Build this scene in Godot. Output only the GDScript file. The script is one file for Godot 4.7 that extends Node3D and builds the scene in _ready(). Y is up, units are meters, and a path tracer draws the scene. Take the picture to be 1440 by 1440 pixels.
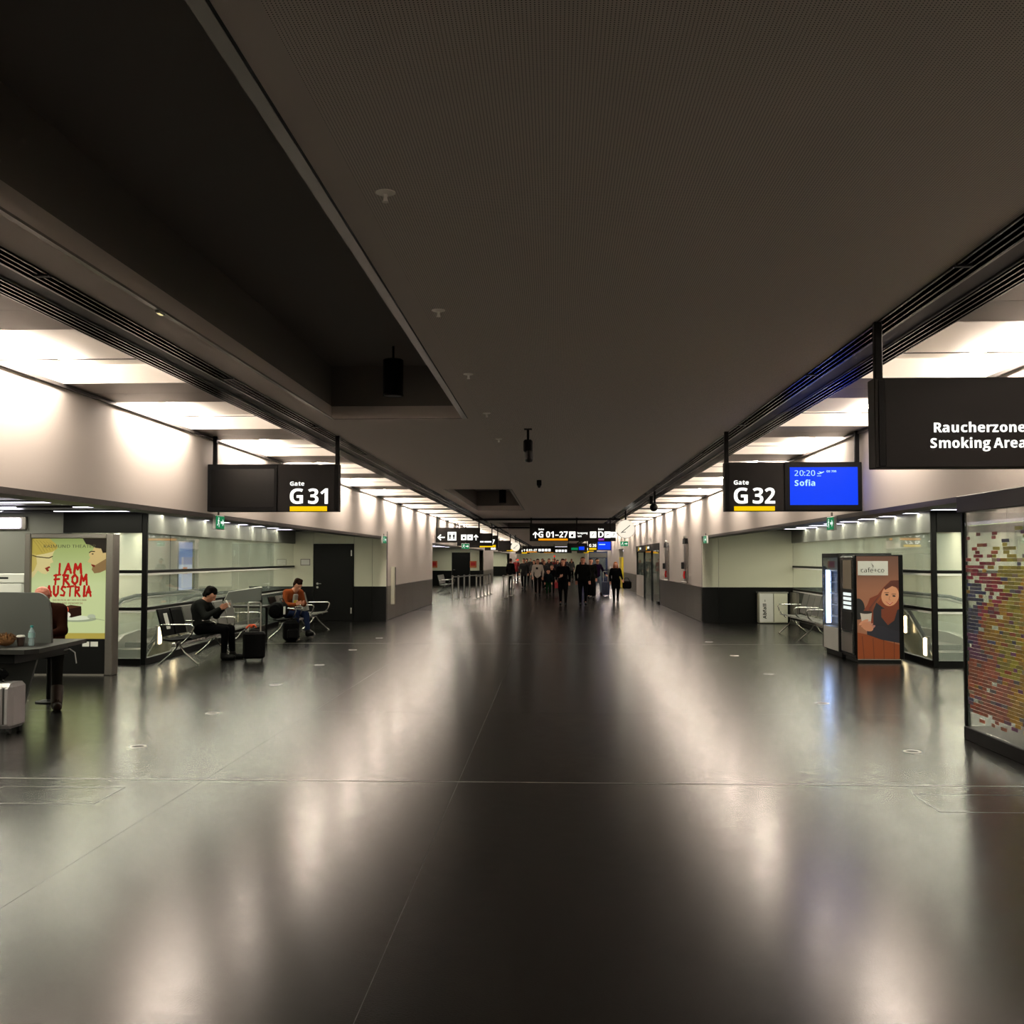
extends Node3D
# An airport pier at night: x is across the hall, the hall runs towards -z, y is up. The camera stands at x = 0, z = 0.

const CEIL := 3.35          # the flat ceiling
const XL := -4.64           # the two long white walls
const XR := 3.93
const BAY := 3.54           # one lit coffer and two grey panels

var M := {}
var used := {}
var ORD := ["first", "second", "third", "fourth", "fifth", "sixth", "seventh", "eighth", "ninth", "tenth", "eleventh", "twelfth", "thirteenth", "fourteenth", "fifteenth", "sixteenth", "seventeenth", "eighteenth", "nineteenth", "twentieth", "twenty-first", "twenty-second", "twenty-third", "twenty-fourth", "twenty-fifth", "twenty-sixth", "twenty-seventh", "twenty-eighth", "twenty-ninth", "thirtieth", "thirty-first", "thirty-second", "thirty-third", "thirty-fourth", "thirty-fifth", "thirty-sixth"]


func _ready() -> void:
	var cam := Camera3D.new()
	cam.name = "camera"
	cam.fov = 51.28
	cam.near = 0.05
	cam.far = 400.0
	cam.position = Vector3(0, 1.7, 0)
	cam.basis = Basis(Vector3.UP, deg_to_rad(2.3075)) * Basis(Vector3.RIGHT, deg_to_rad(2.5194))
	add_child(cam)
	cam.current = true
	var env := Environment.new()
	env.background_mode = Environment.BG_COLOR
	env.background_color = Color(0, 0, 0)
	env.tonemap_mode = Environment.TONE_MAPPER_LINEAR
	env.tonemap_exposure = 1.0
	env.sdfgi_enabled = true
	env.ssao_enabled = true
	env.ssil_enabled = true
	var we := WorldEnvironment.new()
	we.name = "surroundings"
	we.environment = env
	add_child(we)
	materials()
	build_floor()
	build_ceiling()
	build_walls()
	build_coffers()
	build_lounges()
	build_stairwells()
	build_signs()
	build_right_wall_things()
	build_smoking_cabin()
	build_light_box()
	build_vending()
	build_seats()
	build_work_table()
	build_ceiling_things()
	build_floor_things()
	build_barriers()
	build_people()


# ---------------------------------------------------------------- naming and adding

func numbered(n: String) -> String:
	var k: int = used.get(n, 0)
	used[n] = k + 1
	return n if k == 0 else "%s_%03d" % [n, k]

func tag(o: Node3D, label: String, category: String, group := "", kind := "") -> Node3D:
	o.set_meta("label", label)
	o.set_meta("category", category)
	if group != "":
		o.set_meta("group", group)
	if kind != "":
		o.set_meta("kind", kind)
	return o

func thing(called: String, label: String, category: String, at := Vector3.ZERO, turn := 0.0, group := "", kind := "") -> Node3D:
	var o := Node3D.new()
	o.name = numbered(called)
	add_child(o)
	o.position = at
	o.rotation.y = turn
	return tag(o, label, category, group, kind)

func part(parent: Node3D, called: String, shape, material: Material, at := Vector3.ZERO) -> MeshInstance3D:
	var o := MeshInstance3D.new()
	o.name = called if parent != self else numbered(called)
	o.mesh = shape.commit() if shape is SurfaceTool else shape
	o.material_override = material
	o.position = at
	parent.add_child(o, true)
	return o

func single(called: String, label: String, category: String, shape, material: Material, at := Vector3.ZERO, group := "", kind := "") -> MeshInstance3D:
	var o := part(self, called, shape, material, at)
	tag(o, label, category, group, kind)
	return o

func copy(o: Node3D, at: Vector3, turn: float, label: String) -> Node3D:
	var c: Node3D = o.duplicate()
	var stem := String(o.name)
	var rx := RegEx.create_from_string("_\\d{3}$")
	c.name = numbered(rx.sub(stem, ""))
	add_child(c)
	c.position = at
	c.rotation.y = turn
	c.set_meta("label", label)
	return c

func area_light(parent: Node3D, at: Vector3, dir: Vector3, size: Vector2, color: Color, radiance: float, reach := 30.0) -> void:
	var l := AreaLight3D.new()
	l.name = "glow"
	l.area_size = size
	l.area_normalize_energy = false
	l.light_color = color
	l.light_energy = radiance / PI
	l.shadow_enabled = true
	l.area_range = reach
	parent.add_child(l, true)
	var up := Vector3.UP if absf(dir.y) < 0.9 else Vector3.BACK
	l.transform = Transform3D(Basis.looking_at(dir, up), at)


# ---------------------------------------------------------------- shapes

func sb() -> SurfaceTool:
	var st := SurfaceTool.new()
	st.begin(Mesh.PRIMITIVE_TRIANGLES)
	return st

func tri(st: SurfaceTool, a: Vector3, b: Vector3, c: Vector3, out: Vector3) -> void:
	var n := (b - a).cross(c - a)
	if n.length_squared() < 1e-16:
		return
	n = n.normalized()
	if n.dot(out) < 0.0:
		n = -n
		var t := b
		b = c
		c = t
	for v in [a, c, b]:
		st.set_normal(n)
		st.add_vertex(v)

func face(st: SurfaceTool, p: Array, out: Vector3) -> void:
	for k in range(1, p.size() - 1):
		tri(st, p[0], p[k], p[k + 1], out)

func uv_quad(st: SurfaceTool, a: Vector3, b: Vector3, c: Vector3, d: Vector3) -> void:
	# lower left, lower right, upper right, upper left as one looks at it
	var n := (b - a).cross(d - a).normalized()
	var p := [a, c, b, a, d, c]
	var t := [Vector2(0, 1), Vector2(1, 0), Vector2(1, 1), Vector2(0, 1), Vector2(0, 0), Vector2(1, 0)]
	for k in 6:
		st.set_normal(n)
		st.set_uv(t[k])
		st.add_vertex(p[k])

func box(st: SurfaceTool, c: Vector3, s: Vector3, bev := 0.0, b := Basis()) -> SurfaceTool:
	var h := s * 0.5
	bev = minf(bev, minf(h.x, minf(h.y, h.z)) * 0.95)
	for ax in 3:
		var u := (ax + 1) % 3
		var w := (ax + 2) % 3
		for sg in [-1.0, 1.0]:
			var q := []
			for e in [[-1, -1], [1, -1], [1, 1], [-1, 1]]:
				var v := Vector3()
				v[ax] = sg * h[ax]
				v[u] = e[0] * (h[u] - bev)
				v[w] = e[1] * (h[w] - bev)
				q.append(c + b * v)
			var o := Vector3()
			o[ax] = sg
			face(st, q, b * o)
	if bev > 0.0:
		for ax in 3:
			var u := (ax + 1) % 3
			var w := (ax + 2) % 3
			for su in [-1.0, 1.0]:
				for sw in [-1.0, 1.0]:
					var q := []
					for e in [[-1, 0], [1, 0], [1, 1], [-1, 1]]:
						var v := Vector3()
						v[ax] = e[0] * (h[ax] - bev)
						v[u] = su * (h[u] - (bev if e[1] == 1 else 0.0))
						v[w] = sw * (h[w] - (0.0 if e[1] == 1 else bev))
						q.append(c + b * v)
					var o := Vector3()
					o[u] = su
					o[w] = sw
					face(st, q, b * o)
		for sx in [-1.0, 1.0]:
			for sy in [-1.0, 1.0]:
				for sz in [-1.0, 1.0]:
					var sv := Vector3(sx, sy, sz)
					var q := []
					for ax in 3:
						var v := Vector3()
						for k in 3:
							v[k] = sv[k] * (h[k] - (0.0 if k == ax else bev))
						q.append(c + b * v)
					face(st, q, b * sv)
	return st

func bx(x0: float, x1: float, y0: float, y1: float, z0: float, z1: float, bev := 0.0) -> SurfaceTool:
	return box(sb(), Vector3(x0 + x1, y0 + y1, z0 + z1) * 0.5, Vector3(absf(x1 - x0), absf(y1 - y0), absf(z1 - z0)), bev)

func bxa(st: SurfaceTool, x0: float, x1: float, y0: float, y1: float, z0: float, z1: float, bev := 0.0) -> SurfaceTool:
	return box(st, Vector3(x0 + x1, y0 + y1, z0 + z1) * 0.5, Vector3(absf(x1 - x0), absf(y1 - y0), absf(z1 - z0)), bev)

func bar(st: SurfaceTool, a: Vector3, b: Vector3, w: float, h: float, bev := 0.0) -> SurfaceTool:
	# a box from a to b, w across and h along the upright
	var d := (b - a)
	var up := Vector3.UP if absf(d.normalized().y) < 0.95 else Vector3.BACK
	var z := d.normalized()
	var x := up.cross(z).normalized()
	var y := z.cross(x)
	return box(st, (a + b) * 0.5, Vector3(w, h, d.length()), bev, Basis(x, y, z))

func tube(st: SurfaceTool, pts: Array, r, seg := 8, caps := true) -> SurfaceTool:
	var n := pts.size()
	var rings := []
	var nors := []
	var side := Vector3.ZERO
	for i in n:
		var d: Vector3 = (pts[mini(i + 1, n - 1)] - pts[maxi(i - 1, 0)]).normalized()
		if side == Vector3.ZERO:
			side = d.cross(Vector3.UP if absf(d.y) < 0.9 else Vector3.RIGHT).normalized()
		side = (side - d * side.dot(d)).normalized()
		var o := d.cross(side)
		var ring := []
		var nor := []
		var rad: float = r[i] if r is Array else r
		for k in seg:
			var a := TAU * k / seg
			var v := side * cos(a) + o * sin(a)
			nor.append(v)
			ring.append(pts[i] + v * rad)
		rings.append(ring)
		nors.append(nor)
	for i in n - 1:
		for k in seg:
			var m := (k + 1) % seg
			smooth4(st, rings[i][k], rings[i][m], rings[i + 1][m], rings[i + 1][k], nors[i][k], nors[i][m], nors[i + 1][m], nors[i + 1][k])
	if caps:
		face(st, rings[0], pts[0] - pts[1])
		face(st, rings[n - 1], pts[n - 1] - pts[n - 2])
	return st

func smooth4(st: SurfaceTool, a: Vector3, b: Vector3, c: Vector3, d: Vector3, na: Vector3, nb: Vector3, nc: Vector3, nd: Vector3) -> void:
	var n := (c - a).cross(d - b)
	var p := [a, b, c, d]
	var m := [na, nb, nc, nd]
	var o := [0, 2, 1, 0, 3, 2] if n.dot(na + nc) > 0.0 else [0, 1, 2, 0, 2, 3]
	for k in o:
		st.set_normal(m[k])
		st.add_vertex(p[k])

func lathe(st: SurfaceTool, prof: Array, at := Vector3.ZERO, seg := 16, b := Basis()) -> SurfaceTool:
	# prof: Vector2(radius, height) from the bottom up; the turning axis is y
	for i in prof.size() - 1:
		var p: Vector2 = prof[i]
		var q: Vector2 = prof[i + 1]
		var t := q - p
		if t.length() < 1e-6:
			continue
		var nn := Vector2(t.y, -t.x).normalized()
		for k in seg:
			var a0 := TAU * k / seg
			var a1 := TAU * (k + 1) / seg
			var c0 := Vector3(cos(a0), 0, sin(a0))
			var c1 := Vector3(cos(a1), 0, sin(a1))
			var n0 := c0 * nn.x + Vector3.UP * nn.y
			var n1 := c1 * nn.x + Vector3.UP * nn.y
			smooth4(st, at + b * (c0 * p.x + Vector3.UP * p.y), at + b * (c1 * p.x + Vector3.UP * p.y), at + b * (c1 * q.x + Vector3.UP * q.y), at + b * (c0 * q.x + Vector3.UP * q.y), b * n0, b * n1, b * n1, b * n0)
	return st

func ball(st: SurfaceTool, at: Vector3, r: float, seg := 10, sq := Vector3.ONE) -> SurfaceTool:
	var n := maxi(4, seg / 2)
	for i in n:
		var p0 := -PI / 2 + PI * i / n
		var p1 := -PI / 2 + PI * (i + 1) / n
		for k in seg:
			var a0 := TAU * k / seg
			var a1 := TAU * (k + 1) / seg
			var q := []
			for e in [[p0, a0], [p0, a1], [p1, a1], [p1, a0]]:
				q.append(Vector3(cos(e[0]) * cos(e[1]), sin(e[0]), cos(e[0]) * sin(e[1])))
			smooth4(st, at + q[0] * r * sq, at + q[1] * r * sq, at + q[2] * r * sq, at + q[3] * r * sq, q[0], q[1], q[2], q[3])
	return st

func prism(st: SurfaceTool, pts: Array, z0: float, z1: float, xf := Transform3D()) -> SurfaceTool:
	# an outline in x and y given depth from z0 to z1
	var pv := PackedVector2Array(pts)
	var ids := Geometry2D.triangulate_polygon(pv)
	var inner := func(p: Vector2, z: float) -> Vector3: return xf * Vector3(p.x, p.y, z)
	for k in range(0, ids.size(), 3):
		for z in [z0, z1]:
			tri(st, inner.call(pv[ids[k]], z), inner.call(pv[ids[k + 1]], z), inner.call(pv[ids[k + 2]], z), xf.basis.z * (1.0 if z == maxf(z0, z1) else -1.0))
	var cw := Geometry2D.is_polygon_clockwise(pv)
	for k in pv.size():
		var a := pv[k]
		var b := pv[(k + 1) % pv.size()]
		var o2 := Vector2(b.y - a.y, a.x - b.x) * (-1.0 if cw else 1.0)
		face(st, [inner.call(a, z0), inner.call(b, z0), inner.call(b, z1), inner.call(a, z1)], xf.basis * Vector3(o2.x, o2.y, 0))
	return st

func arc(c: Vector2, r: float, a0: float, a1: float, n: int) -> Array:
	var q := []
	for k in n + 1:
		var a := deg_to_rad(lerpf(a0, a1, float(k) / n))
		q.append(c + Vector2(cos(a), sin(a)) * r)
	return q

func disc(c: Vector2, r: float, n := 20) -> Array:
	var q := arc(c, r, 0, 360, n)
	q.pop_back()
	return q

func rect2(x0: float, x1: float, y0: float, y1: float) -> Array:
	return [Vector2(x0, y0), Vector2(x1, y0), Vector2(x1, y1), Vector2(x0, y1)]

func stroke2(a: Vector2, b: Vector2, w: float) -> Array:
	var n := (b - a).normalized().orthogonal() * w * 0.5
	return [a - n, b - n, b + n, a + n]


# ---------------------------------------------------------------- lettering

var font_bold: SystemFont
var font_plain: SystemFont

func text(parent: Node3D, said: String, x: float, y: float, z: float, cap: float, m: Material, width := 0.0, bold := true, called := "lettering") -> MeshInstance3D:
	# the left end of the baseline at (x, y); capitals as tall as cap; squeezed to the width
	if font_bold == null:
		font_bold = SystemFont.new()
		font_bold.font_names = PackedStringArray(["Droid Sans"])
		font_bold.font_weight = 700
		font_plain = SystemFont.new()
		font_plain.font_names = PackedStringArray(["Droid Sans"])
	var ref := letters("H", cap, bold)
	var rb := ref.get_aabb()
	var k := cap / rb.size.y
	var tm := letters(said, cap, bold)
	tm.pixel_size *= k
	var tb := tm.get_aabb()
	var o := MeshInstance3D.new()
	o.name = called
	o.mesh = tm
	o.material_override = m
	var sx := width / tb.size.x if width > 0.0 else 1.0
	o.scale = Vector3(sx, 1, 1)
	o.position = Vector3(x - tb.position.x * sx, y - rb.position.y * k, z)
	parent.add_child(o, true)
	return o

func letters(said: String, cap: float, bold: bool) -> TextMesh:
	var tm := TextMesh.new()
	tm.text = said
	tm.font = font_bold if bold else font_plain
	tm.font_size = 32
	tm.pixel_size = cap / 32.0
	tm.depth = 0.006
	tm.curve_step = 2.0
	tm.horizontal_alignment = HORIZONTAL_ALIGNMENT_LEFT
	return tm


# ---------------------------------------------------------------- pictures that are printed (posters, film)

func ipoly(im: Image, pts: Array, col: Color) -> void:
	var y0 := 1e9
	var y1 := -1e9
	for p in pts:
		y0 = minf(y0, p.y)
		y1 = maxf(y1, p.y)
	for y in range(maxi(0, int(y0)), mini(im.get_height() - 1, int(y1)) + 1):
		var xs := []
		var yy := y + 0.5
		for k in pts.size():
			var a: Vector2 = pts[k]
			var b: Vector2 = pts[(k + 1) % pts.size()]
			if (a.y <= yy) != (b.y <= yy):
				xs.append(a.x + (yy - a.y) / (b.y - a.y) * (b.x - a.x))
		xs.sort()
		for k in range(0, xs.size() - 1, 2):
			var a := maxi(0, roundi(xs[k]))
			var b := mini(im.get_width(), roundi(xs[k + 1]))
			if b > a:
				im.fill_rect(Rect2i(a, y, b - a, 1), col)

func iellipse(im: Image, c: Vector2, rx: float, ry: float, col: Color, turn := 0.0) -> void:
	var q := []
	for k in 28:
		var a := TAU * k / 28
		q.append(c + Vector2(cos(a) * rx, sin(a) * ry).rotated(turn))
	ipoly(im, q, col)

func istroke(im: Image, pts: Array, w: float, col: Color) -> void:
	for k in pts.size() - 1:
		var a: Vector2 = pts[k]
		var b: Vector2 = pts[k + 1]
		var n := (b - a).normalized().orthogonal() * w * 0.5
		ipoly(im, [a - n, b - n, b + n, a + n], col)
		iellipse(im, b, w * 0.5, w * 0.5, col)
	iellipse(im, pts[0], w * 0.5, w * 0.5, col)

func soften(im: Image, times := 1) -> void:
	var w := im.get_width()
	var h := im.get_height()
	for k in times:
		im.resize(w / 2, h / 2, Image.INTERPOLATE_BILINEAR)
		im.resize(w, h, Image.INTERPOLATE_CUBIC)

func noise_texture(size: int, freq: float, seed_: int, normal := false, strength := 1.0, octaves := 4) -> NoiseTexture2D:
	var n := FastNoiseLite.new()
	n.seed = seed_
	n.frequency = freq
	n.fractal_octaves = octaves
	var t := NoiseTexture2D.new()
	t.width = size
	t.height = size
	t.seamless = true
	t.noise = n
	t.as_normal_map = normal
	t.bump_strength = strength
	return t

func mat(called: String, c: Color, rough: float, metal := 0.0, spec := 0.5) -> StandardMaterial3D:
	var m := StandardMaterial3D.new()
	m.resource_name = called
	m.albedo_color = c
	m.roughness = rough
	m.metallic = metal
	m.metallic_specular = spec
	M[called] = m
	return m

func glow(called: String, c: Color, energy: float) -> StandardMaterial3D:
	var m := mat(called, c.darkened(0.8), 0.5, 0.0, 0.2)
	m.emission_enabled = true
	m.emission = c
	m.emission_energy_multiplier = energy
	return m

func glass(called: String, c: Color, alpha: float) -> StandardMaterial3D:
	var m := mat(called, Color(c.r, c.g, c.b, alpha), 0.02)
	m.transparency = BaseMaterial3D.TRANSPARENCY_ALPHA
	return m


func materials() -> void:
	var f := mat("floor_stone", Color(0.085, 0.08, 0.075), 0.235)
	f.metallic_specular = 0.365
	f.uv1_triplanar = true
	f.uv1_world_triplanar = true
	f.uv1_scale = Vector3(0.9, 0.9, 0.9)
	var rr := noise_texture(512, 0.012, 4, false, 1.0, 5)
	var g := Gradient.new()
	g.set_color(0, Color(0.84, 0.84, 0.84))
	g.set_color(1, Color(1, 1, 1))
	rr.color_ramp = g
	f.roughness_texture = rr
	f.normal_enabled = true
	f.normal_texture = noise_texture(512, 0.15, 9, true, 2.0, 3)
	f.normal_scale = 0.05
	mat("plaster", Color(0.80, 0.77, 0.74), 0.75)
	mat("cream_panel", Color(0.80, 0.80, 0.72), 0.55)
	mat("ceiling_plain", Color(0.80, 0.765, 0.74), 0.8)
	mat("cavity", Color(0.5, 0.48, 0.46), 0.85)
	mat("joint", Color(0.12, 0.115, 0.11), 0.4)
	var p := mat("ceiling_holes", Color(1, 1, 1), 0.8)
	var im := Image.create(32, 32, false, Image.FORMAT_RGB8)
	im.fill(Color(0.84, 0.805, 0.78))
	iellipse(im, Vector2(16, 16), 6.2, 6.2, Color(0.05, 0.045, 0.04))
	p.albedo_texture = ImageTexture.create_from_image(im)
	p.uv1_triplanar = true
	p.uv1_world_triplanar = true
	p.uv1_scale = Vector3(78, 78, 78)
	mat("grey_panel", Color(0.62, 0.59, 0.56), 0.45)
	mat("white_coffer", Color(0.92, 0.90, 0.87), 0.6)
	mat("trim_dark", Color(0.20, 0.185, 0.18), 0.5)
	mat("trim_metal", Color(0.52, 0.50, 0.48), 0.35, 0.7)
	mat("black", Color(0.03, 0.03, 0.03), 0.5, 0.0, 0.25)
	mat("black_gloss", Color(0.02, 0.02, 0.02), 0.25, 0.0, 0.35)
	mat("track_grey", Color(0.15, 0.145, 0.14), 0.5, 0.0, 0.3)
	mat("sign_black", Color(0.12, 0.11, 0.105), 0.5, 0.0, 0.25)
	mat("dado_black", Color(0.035, 0.035, 0.035), 0.4, 0.0, 0.25)
	mat("steel", Color(0.45, 0.43, 0.41), 0.32, 0.75)
	mat("dado_steel", Color(0.33, 0.315, 0.295), 0.3, 0.7)
	mat("cladding", Color(0.62, 0.58, 0.46), 0.16, 0.5)
	mat("white_metal", Color(0.97, 0.96, 0.93), 0.4, 0.1)
	mat("steel_light", Color(0.7, 0.69, 0.67), 0.3, 0.8)
	mat("chrome", Color(0.8, 0.8, 0.78), 0.15, 1.0)
	mat("slat", Color(0.26, 0.25, 0.26), 0.35, 0.5)
	mat("bulkhead", Color(0.42, 0.42, 0.40), 0.5, 0.3)
	mat("seat_black", Color(0.03, 0.03, 0.032), 0.55, 0.0, 0.2)
	mat("seat_grey", Color(0.36, 0.36, 0.34), 0.55)
	mat("panel_grey", Color(0.30, 0.31, 0.30), 0.5)
	mat("label_white", Color(0.8, 0.8, 0.78), 0.6)
	mat("rubber", Color(0.02, 0.02, 0.02), 0.8)
	mat("bag_black", Color(0.022, 0.022, 0.024), 0.7, 0.0, 0.15)
	mat("yellow_paint", Color(0.85, 0.75, 0.1), 0.5)
	mat("red_paint", Color(0.7, 0.06, 0.05), 0.45)
	mat("blue_paint", Color(0.06, 0.13, 0.30), 0.4)
	glass("pane", Color(0.9, 0.97, 0.93), 0.10)
	glass("pane_grey", Color(0.7, 0.78, 0.74), 0.25)
	glow("lamp_warm", Color(1.0, 0.95, 0.89), 60.0)
	glow("lamp_cool", Color(0.95, 0.93, 1.0), 5.0)
	glow("lamp_stair", Color(1.0, 0.90, 0.70), 9.0)
	glow("lit_pale", Color(1.0, 0.93, 0.66), 0.9)
	glow("lit_dial", Color(1.0, 0.96, 0.88), 0.98)
	glow("lit_white", Color(1.0, 1.0, 0.97), 1.5)
	glow("lit_soft", Color(0.96, 1.0, 0.98), 0.9)
	glow("lit_yellow", Color(1.0, 0.80, 0.0), 1.0)
	glow("lit_orange", Color(1.0, 0.62, 0.05), 1.0)
	glow("lit_violet", Color(0.65, 0.25, 0.75), 0.8)
	glow("lit_green", Color(0.04, 0.55, 0.33), 0.75)
	glow("lit_blue", Color(0.03, 0.25, 0.98), 1.0)
	glow("lit_cyan", Color(0.75, 0.95, 1.0), 1.0)
	glow("lit_red", Color(1.0, 0.12, 0.08), 1.5)
	glow("tube_blue", Color(0.66, 0.78, 1.0), 9.0)


# ---------------------------------------------------------------- the setting

const XZ := Transform3D(Basis(Vector3(1, 0, 0), Vector3(0, 0, -1), Vector3(0, 1, 0)), Vector3.ZERO)   # outlines drawn as (x, distance)

func build_floor() -> void:
	var o := thing("floor", "dark polished stone floor of the long airport hall", "floor", Vector3.ZERO, 0.0, "", "structure")
	var q := [Vector2(-14, -8), Vector2(14, -8), Vector2(14, 17.1), Vector2(5.97, 17.1), Vector2(6.36, 28.7), Vector2(14, 28.7), Vector2(14, 140), Vector2(-14, 140), Vector2(-14, 29.25), Vector2(-7.24, 29.25), Vector2(-6.62, 17.0), Vector2(-14, 17.0)]
	part(o, "slab", prism(sb(), q, -0.12, 0.0, XZ), M.floor_stone)
	for d in [8.2, 21.45, 34.7, 48.0, 61.2]:
		part(o, "joint_strip", bx(-14, 14, -0.01, 0.0015, -d - 0.012, -d + 0.012) if d > 9 and not (d > 17 and d < 29) else bx(-6.6 if d > 17 and d < 29 else -14.0, 6.0 if d > 17 and d < 29 else 14.0, -0.01, 0.0015, -d - 0.01, -d + 0.01), M.trim_metal)
	for x in [-2.7, -0.74]:
		part(o, "joint_line", bx(x - 0.0015, x + 0.0015, -0.01, 0.0004, -60, 7), M.joint)
	part(o, "joint_line", bx(-6, 6, -0.01, 0.0004, -11.872, -11.868), M.joint)
	# hatch covers set in the floor along the strip
	for h in [[-5.6, -4.15], [-4.12, -3.2], [2.58, 3.5], [3.55, 4.5]]:
		var st := sb()
		for d in [7.36, 7.9]:
			bxa(st, h[0], h[1], -0.01, 0.0012, -d - 0.003, -d + 0.003)
		for x in h:
			bxa(st, x - 0.0025, x + 0.0025, -0.01, 0.0012, -7.9, -7.36)
		part(o, "hatch_frame", st, M.trim_metal)
	var pit := thing("floor", "dark floor and walls of the pits under the escalators", "pit", Vector3.ZERO, 0.0, "", "structure")
	for s in [[-14.0, -6.5, 17.0, 29.3], [5.9, 14.0, 17.1, 28.75]]:
		part(pit, "slab", bx(s[0], s[1], -3.7, -3.6, -s[3], -12), M.trim_dark)
		part(pit, "slab", bx(s[0], s[1], -3.7, -0.12, -12, -11.9), M.trim_dark)


func build_ceiling() -> void:
	var o := thing("ceiling", "grey perforated flat ceiling along the middle of the hall", "ceiling", Vector3.ZERO, 0.0, "", "structure")
	part(o, "perforated_panel", bx(-0.87, 2.24, CEIL, CEIL + 0.08, -140, 8), M.ceiling_holes)
	part(o, "border_panel", bx(-1.03, -0.87, CEIL, CEIL + 0.08, -140, 8), M.ceiling_plain)
	part(o, "border_panel", bx(-2.92, -2.64, CEIL, CEIL + 0.08, -140, 8), M.ceiling_plain)
	for g in [[12.45, 25.2], [36.0, 48.5], [59.5, 140.0]]:
		part(o, "cross_panel", bx(-2.64, -1.03, CEIL, CEIL + 0.08, -g[1], -g[0]), M.ceiling_plain)
	# the sunken fields
	for g in [[-8.0, 12.45], [25.2, 36.0], [48.5, 59.5]]:
		var a: float = -g[0]
		var b: float = -g[1]
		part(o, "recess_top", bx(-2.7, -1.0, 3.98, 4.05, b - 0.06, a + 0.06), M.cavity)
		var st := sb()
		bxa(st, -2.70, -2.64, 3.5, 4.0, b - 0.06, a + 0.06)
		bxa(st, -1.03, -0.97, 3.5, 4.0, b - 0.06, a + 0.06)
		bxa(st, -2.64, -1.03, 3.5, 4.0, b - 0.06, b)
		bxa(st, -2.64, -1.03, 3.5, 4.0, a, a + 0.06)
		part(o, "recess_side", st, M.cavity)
		st = sb()
		bxa(st, -2.70, -2.63, CEIL + 0.005, 3.5, b - 0.06, a + 0.06)
		bxa(st, -1.04, -0.97, CEIL + 0.081, 3.5, b - 0.06, a + 0.06)
		bxa(st, -2.64, -1.03, CEIL + 0.005, 3.5, b - 0.06, b + 0.01)
		bxa(st, -2.64, -1.03, CEIL + 0.005, 3.5, a - 0.01, a + 0.06)
		part(o, "recess_rim", st, M.ceiling_plain)
		part(o, "edge_strip", bx(-1.088, -1.03, CEIL - 0.004, CEIL + 0.03, b, a), M.trim_metal)
		part(o, "edge_groove", bx(-1.03, -1.018, CEIL - 0.0015, CEIL + 0.03, b, a), M.black)
		part(o, "edge_strip", bx(-2.645, -2.61, CEIL - 0.004, CEIL + 0.012, b, a), M.trim_metal)
		part(o, "edge_strip", bx(-2.62, -1.05, CEIL - 0.003, CEIL + 0.012, b - 0.006, b + 0.006), M.trim_metal)
	# the grey panels between the coffers, two to a bay, and the slab over it all
	for s in [-1, 1]:
		var x0 := XL if s < 0 else 2.78
		var x1 := -3.43 if s < 0 else XR
		var side := thing("ceiling", "grey metal ceiling panels between the lit coffers over the %s wall" % ("left" if s < 0 else "right"), "ceiling", Vector3.ZERO, 0.0, "", "structure")
		for k in range(-4, 36):
			var d := 7.48 + BAY * k + 2.33
			for e in 2:
				part(side, "panel", bx(x0, x1, CEIL, CEIL + 0.03, -d - 0.605 * (e + 1) + 0.004, -d - 0.605 * e - 0.004), M.grey_panel)
		part(side, "slab", bx(-4.9 if s < 0 else 2.2, -2.9 if s < 0 else 4.2, 3.62, 3.7, -140, 8), M.ceiling_plain)
		# the black channel with its rails
		var t := thing("trim_1" if s < 0 else "trim_2", "black ceiling channel with rails between the grey ceiling and the lit coffers, %s side" % ("left" if s < 0 else "right"), "ceiling rail", Vector3.ZERO, 0.0, "", "structure")
		var c0 := -2.92 if s < 0 else 2.24
		var w := -0.51 if s < 0 else 0.54
		part(t, "channel_back", bx(c0, c0 + w, CEIL + 0.05, CEIL + 0.1, -140, 8), M.black)
		part(t, "middle_strip", bx(c0 + w * 0.36, c0 + w * 0.60, CEIL + 0.005, CEIL + 0.05, -140, 8), M.track_grey)
		for f in [0.015, 0.11, 0.2, 0.29, 0.66, 0.75, 0.84, 0.93, 0.985]:
			part(t, "rail", bx(c0 + w * f - 0.006, c0 + w * f + 0.006, CEIL - 0.012, CEIL + 0.05, -140, 8), M.black_gloss)
		for f in [0.335, 0.625]:
			part(t, "bright_edge", bx(c0 + w * f - 0.006, c0 + w * f + 0.006, CEIL - 0.004, CEIL + 0.05, -140, 8), M.trim_metal)
		for k in range(0, 18):
			part(t, "rail_joint", bx(c0 + w * 0.0, c0 + w * 0.17, CEIL - 0.018, CEIL + 0.04, -6.02 - BAY * k, -5.98 - BAY * k), M.black)
		part(t, "wall_edge", bx(XL if s < 0 else XR - 0.035, XL + 0.035 if s < 0 else XR, CEIL - 0.04, CEIL - 0.008, -140, 8), M.trim_dark)


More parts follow.
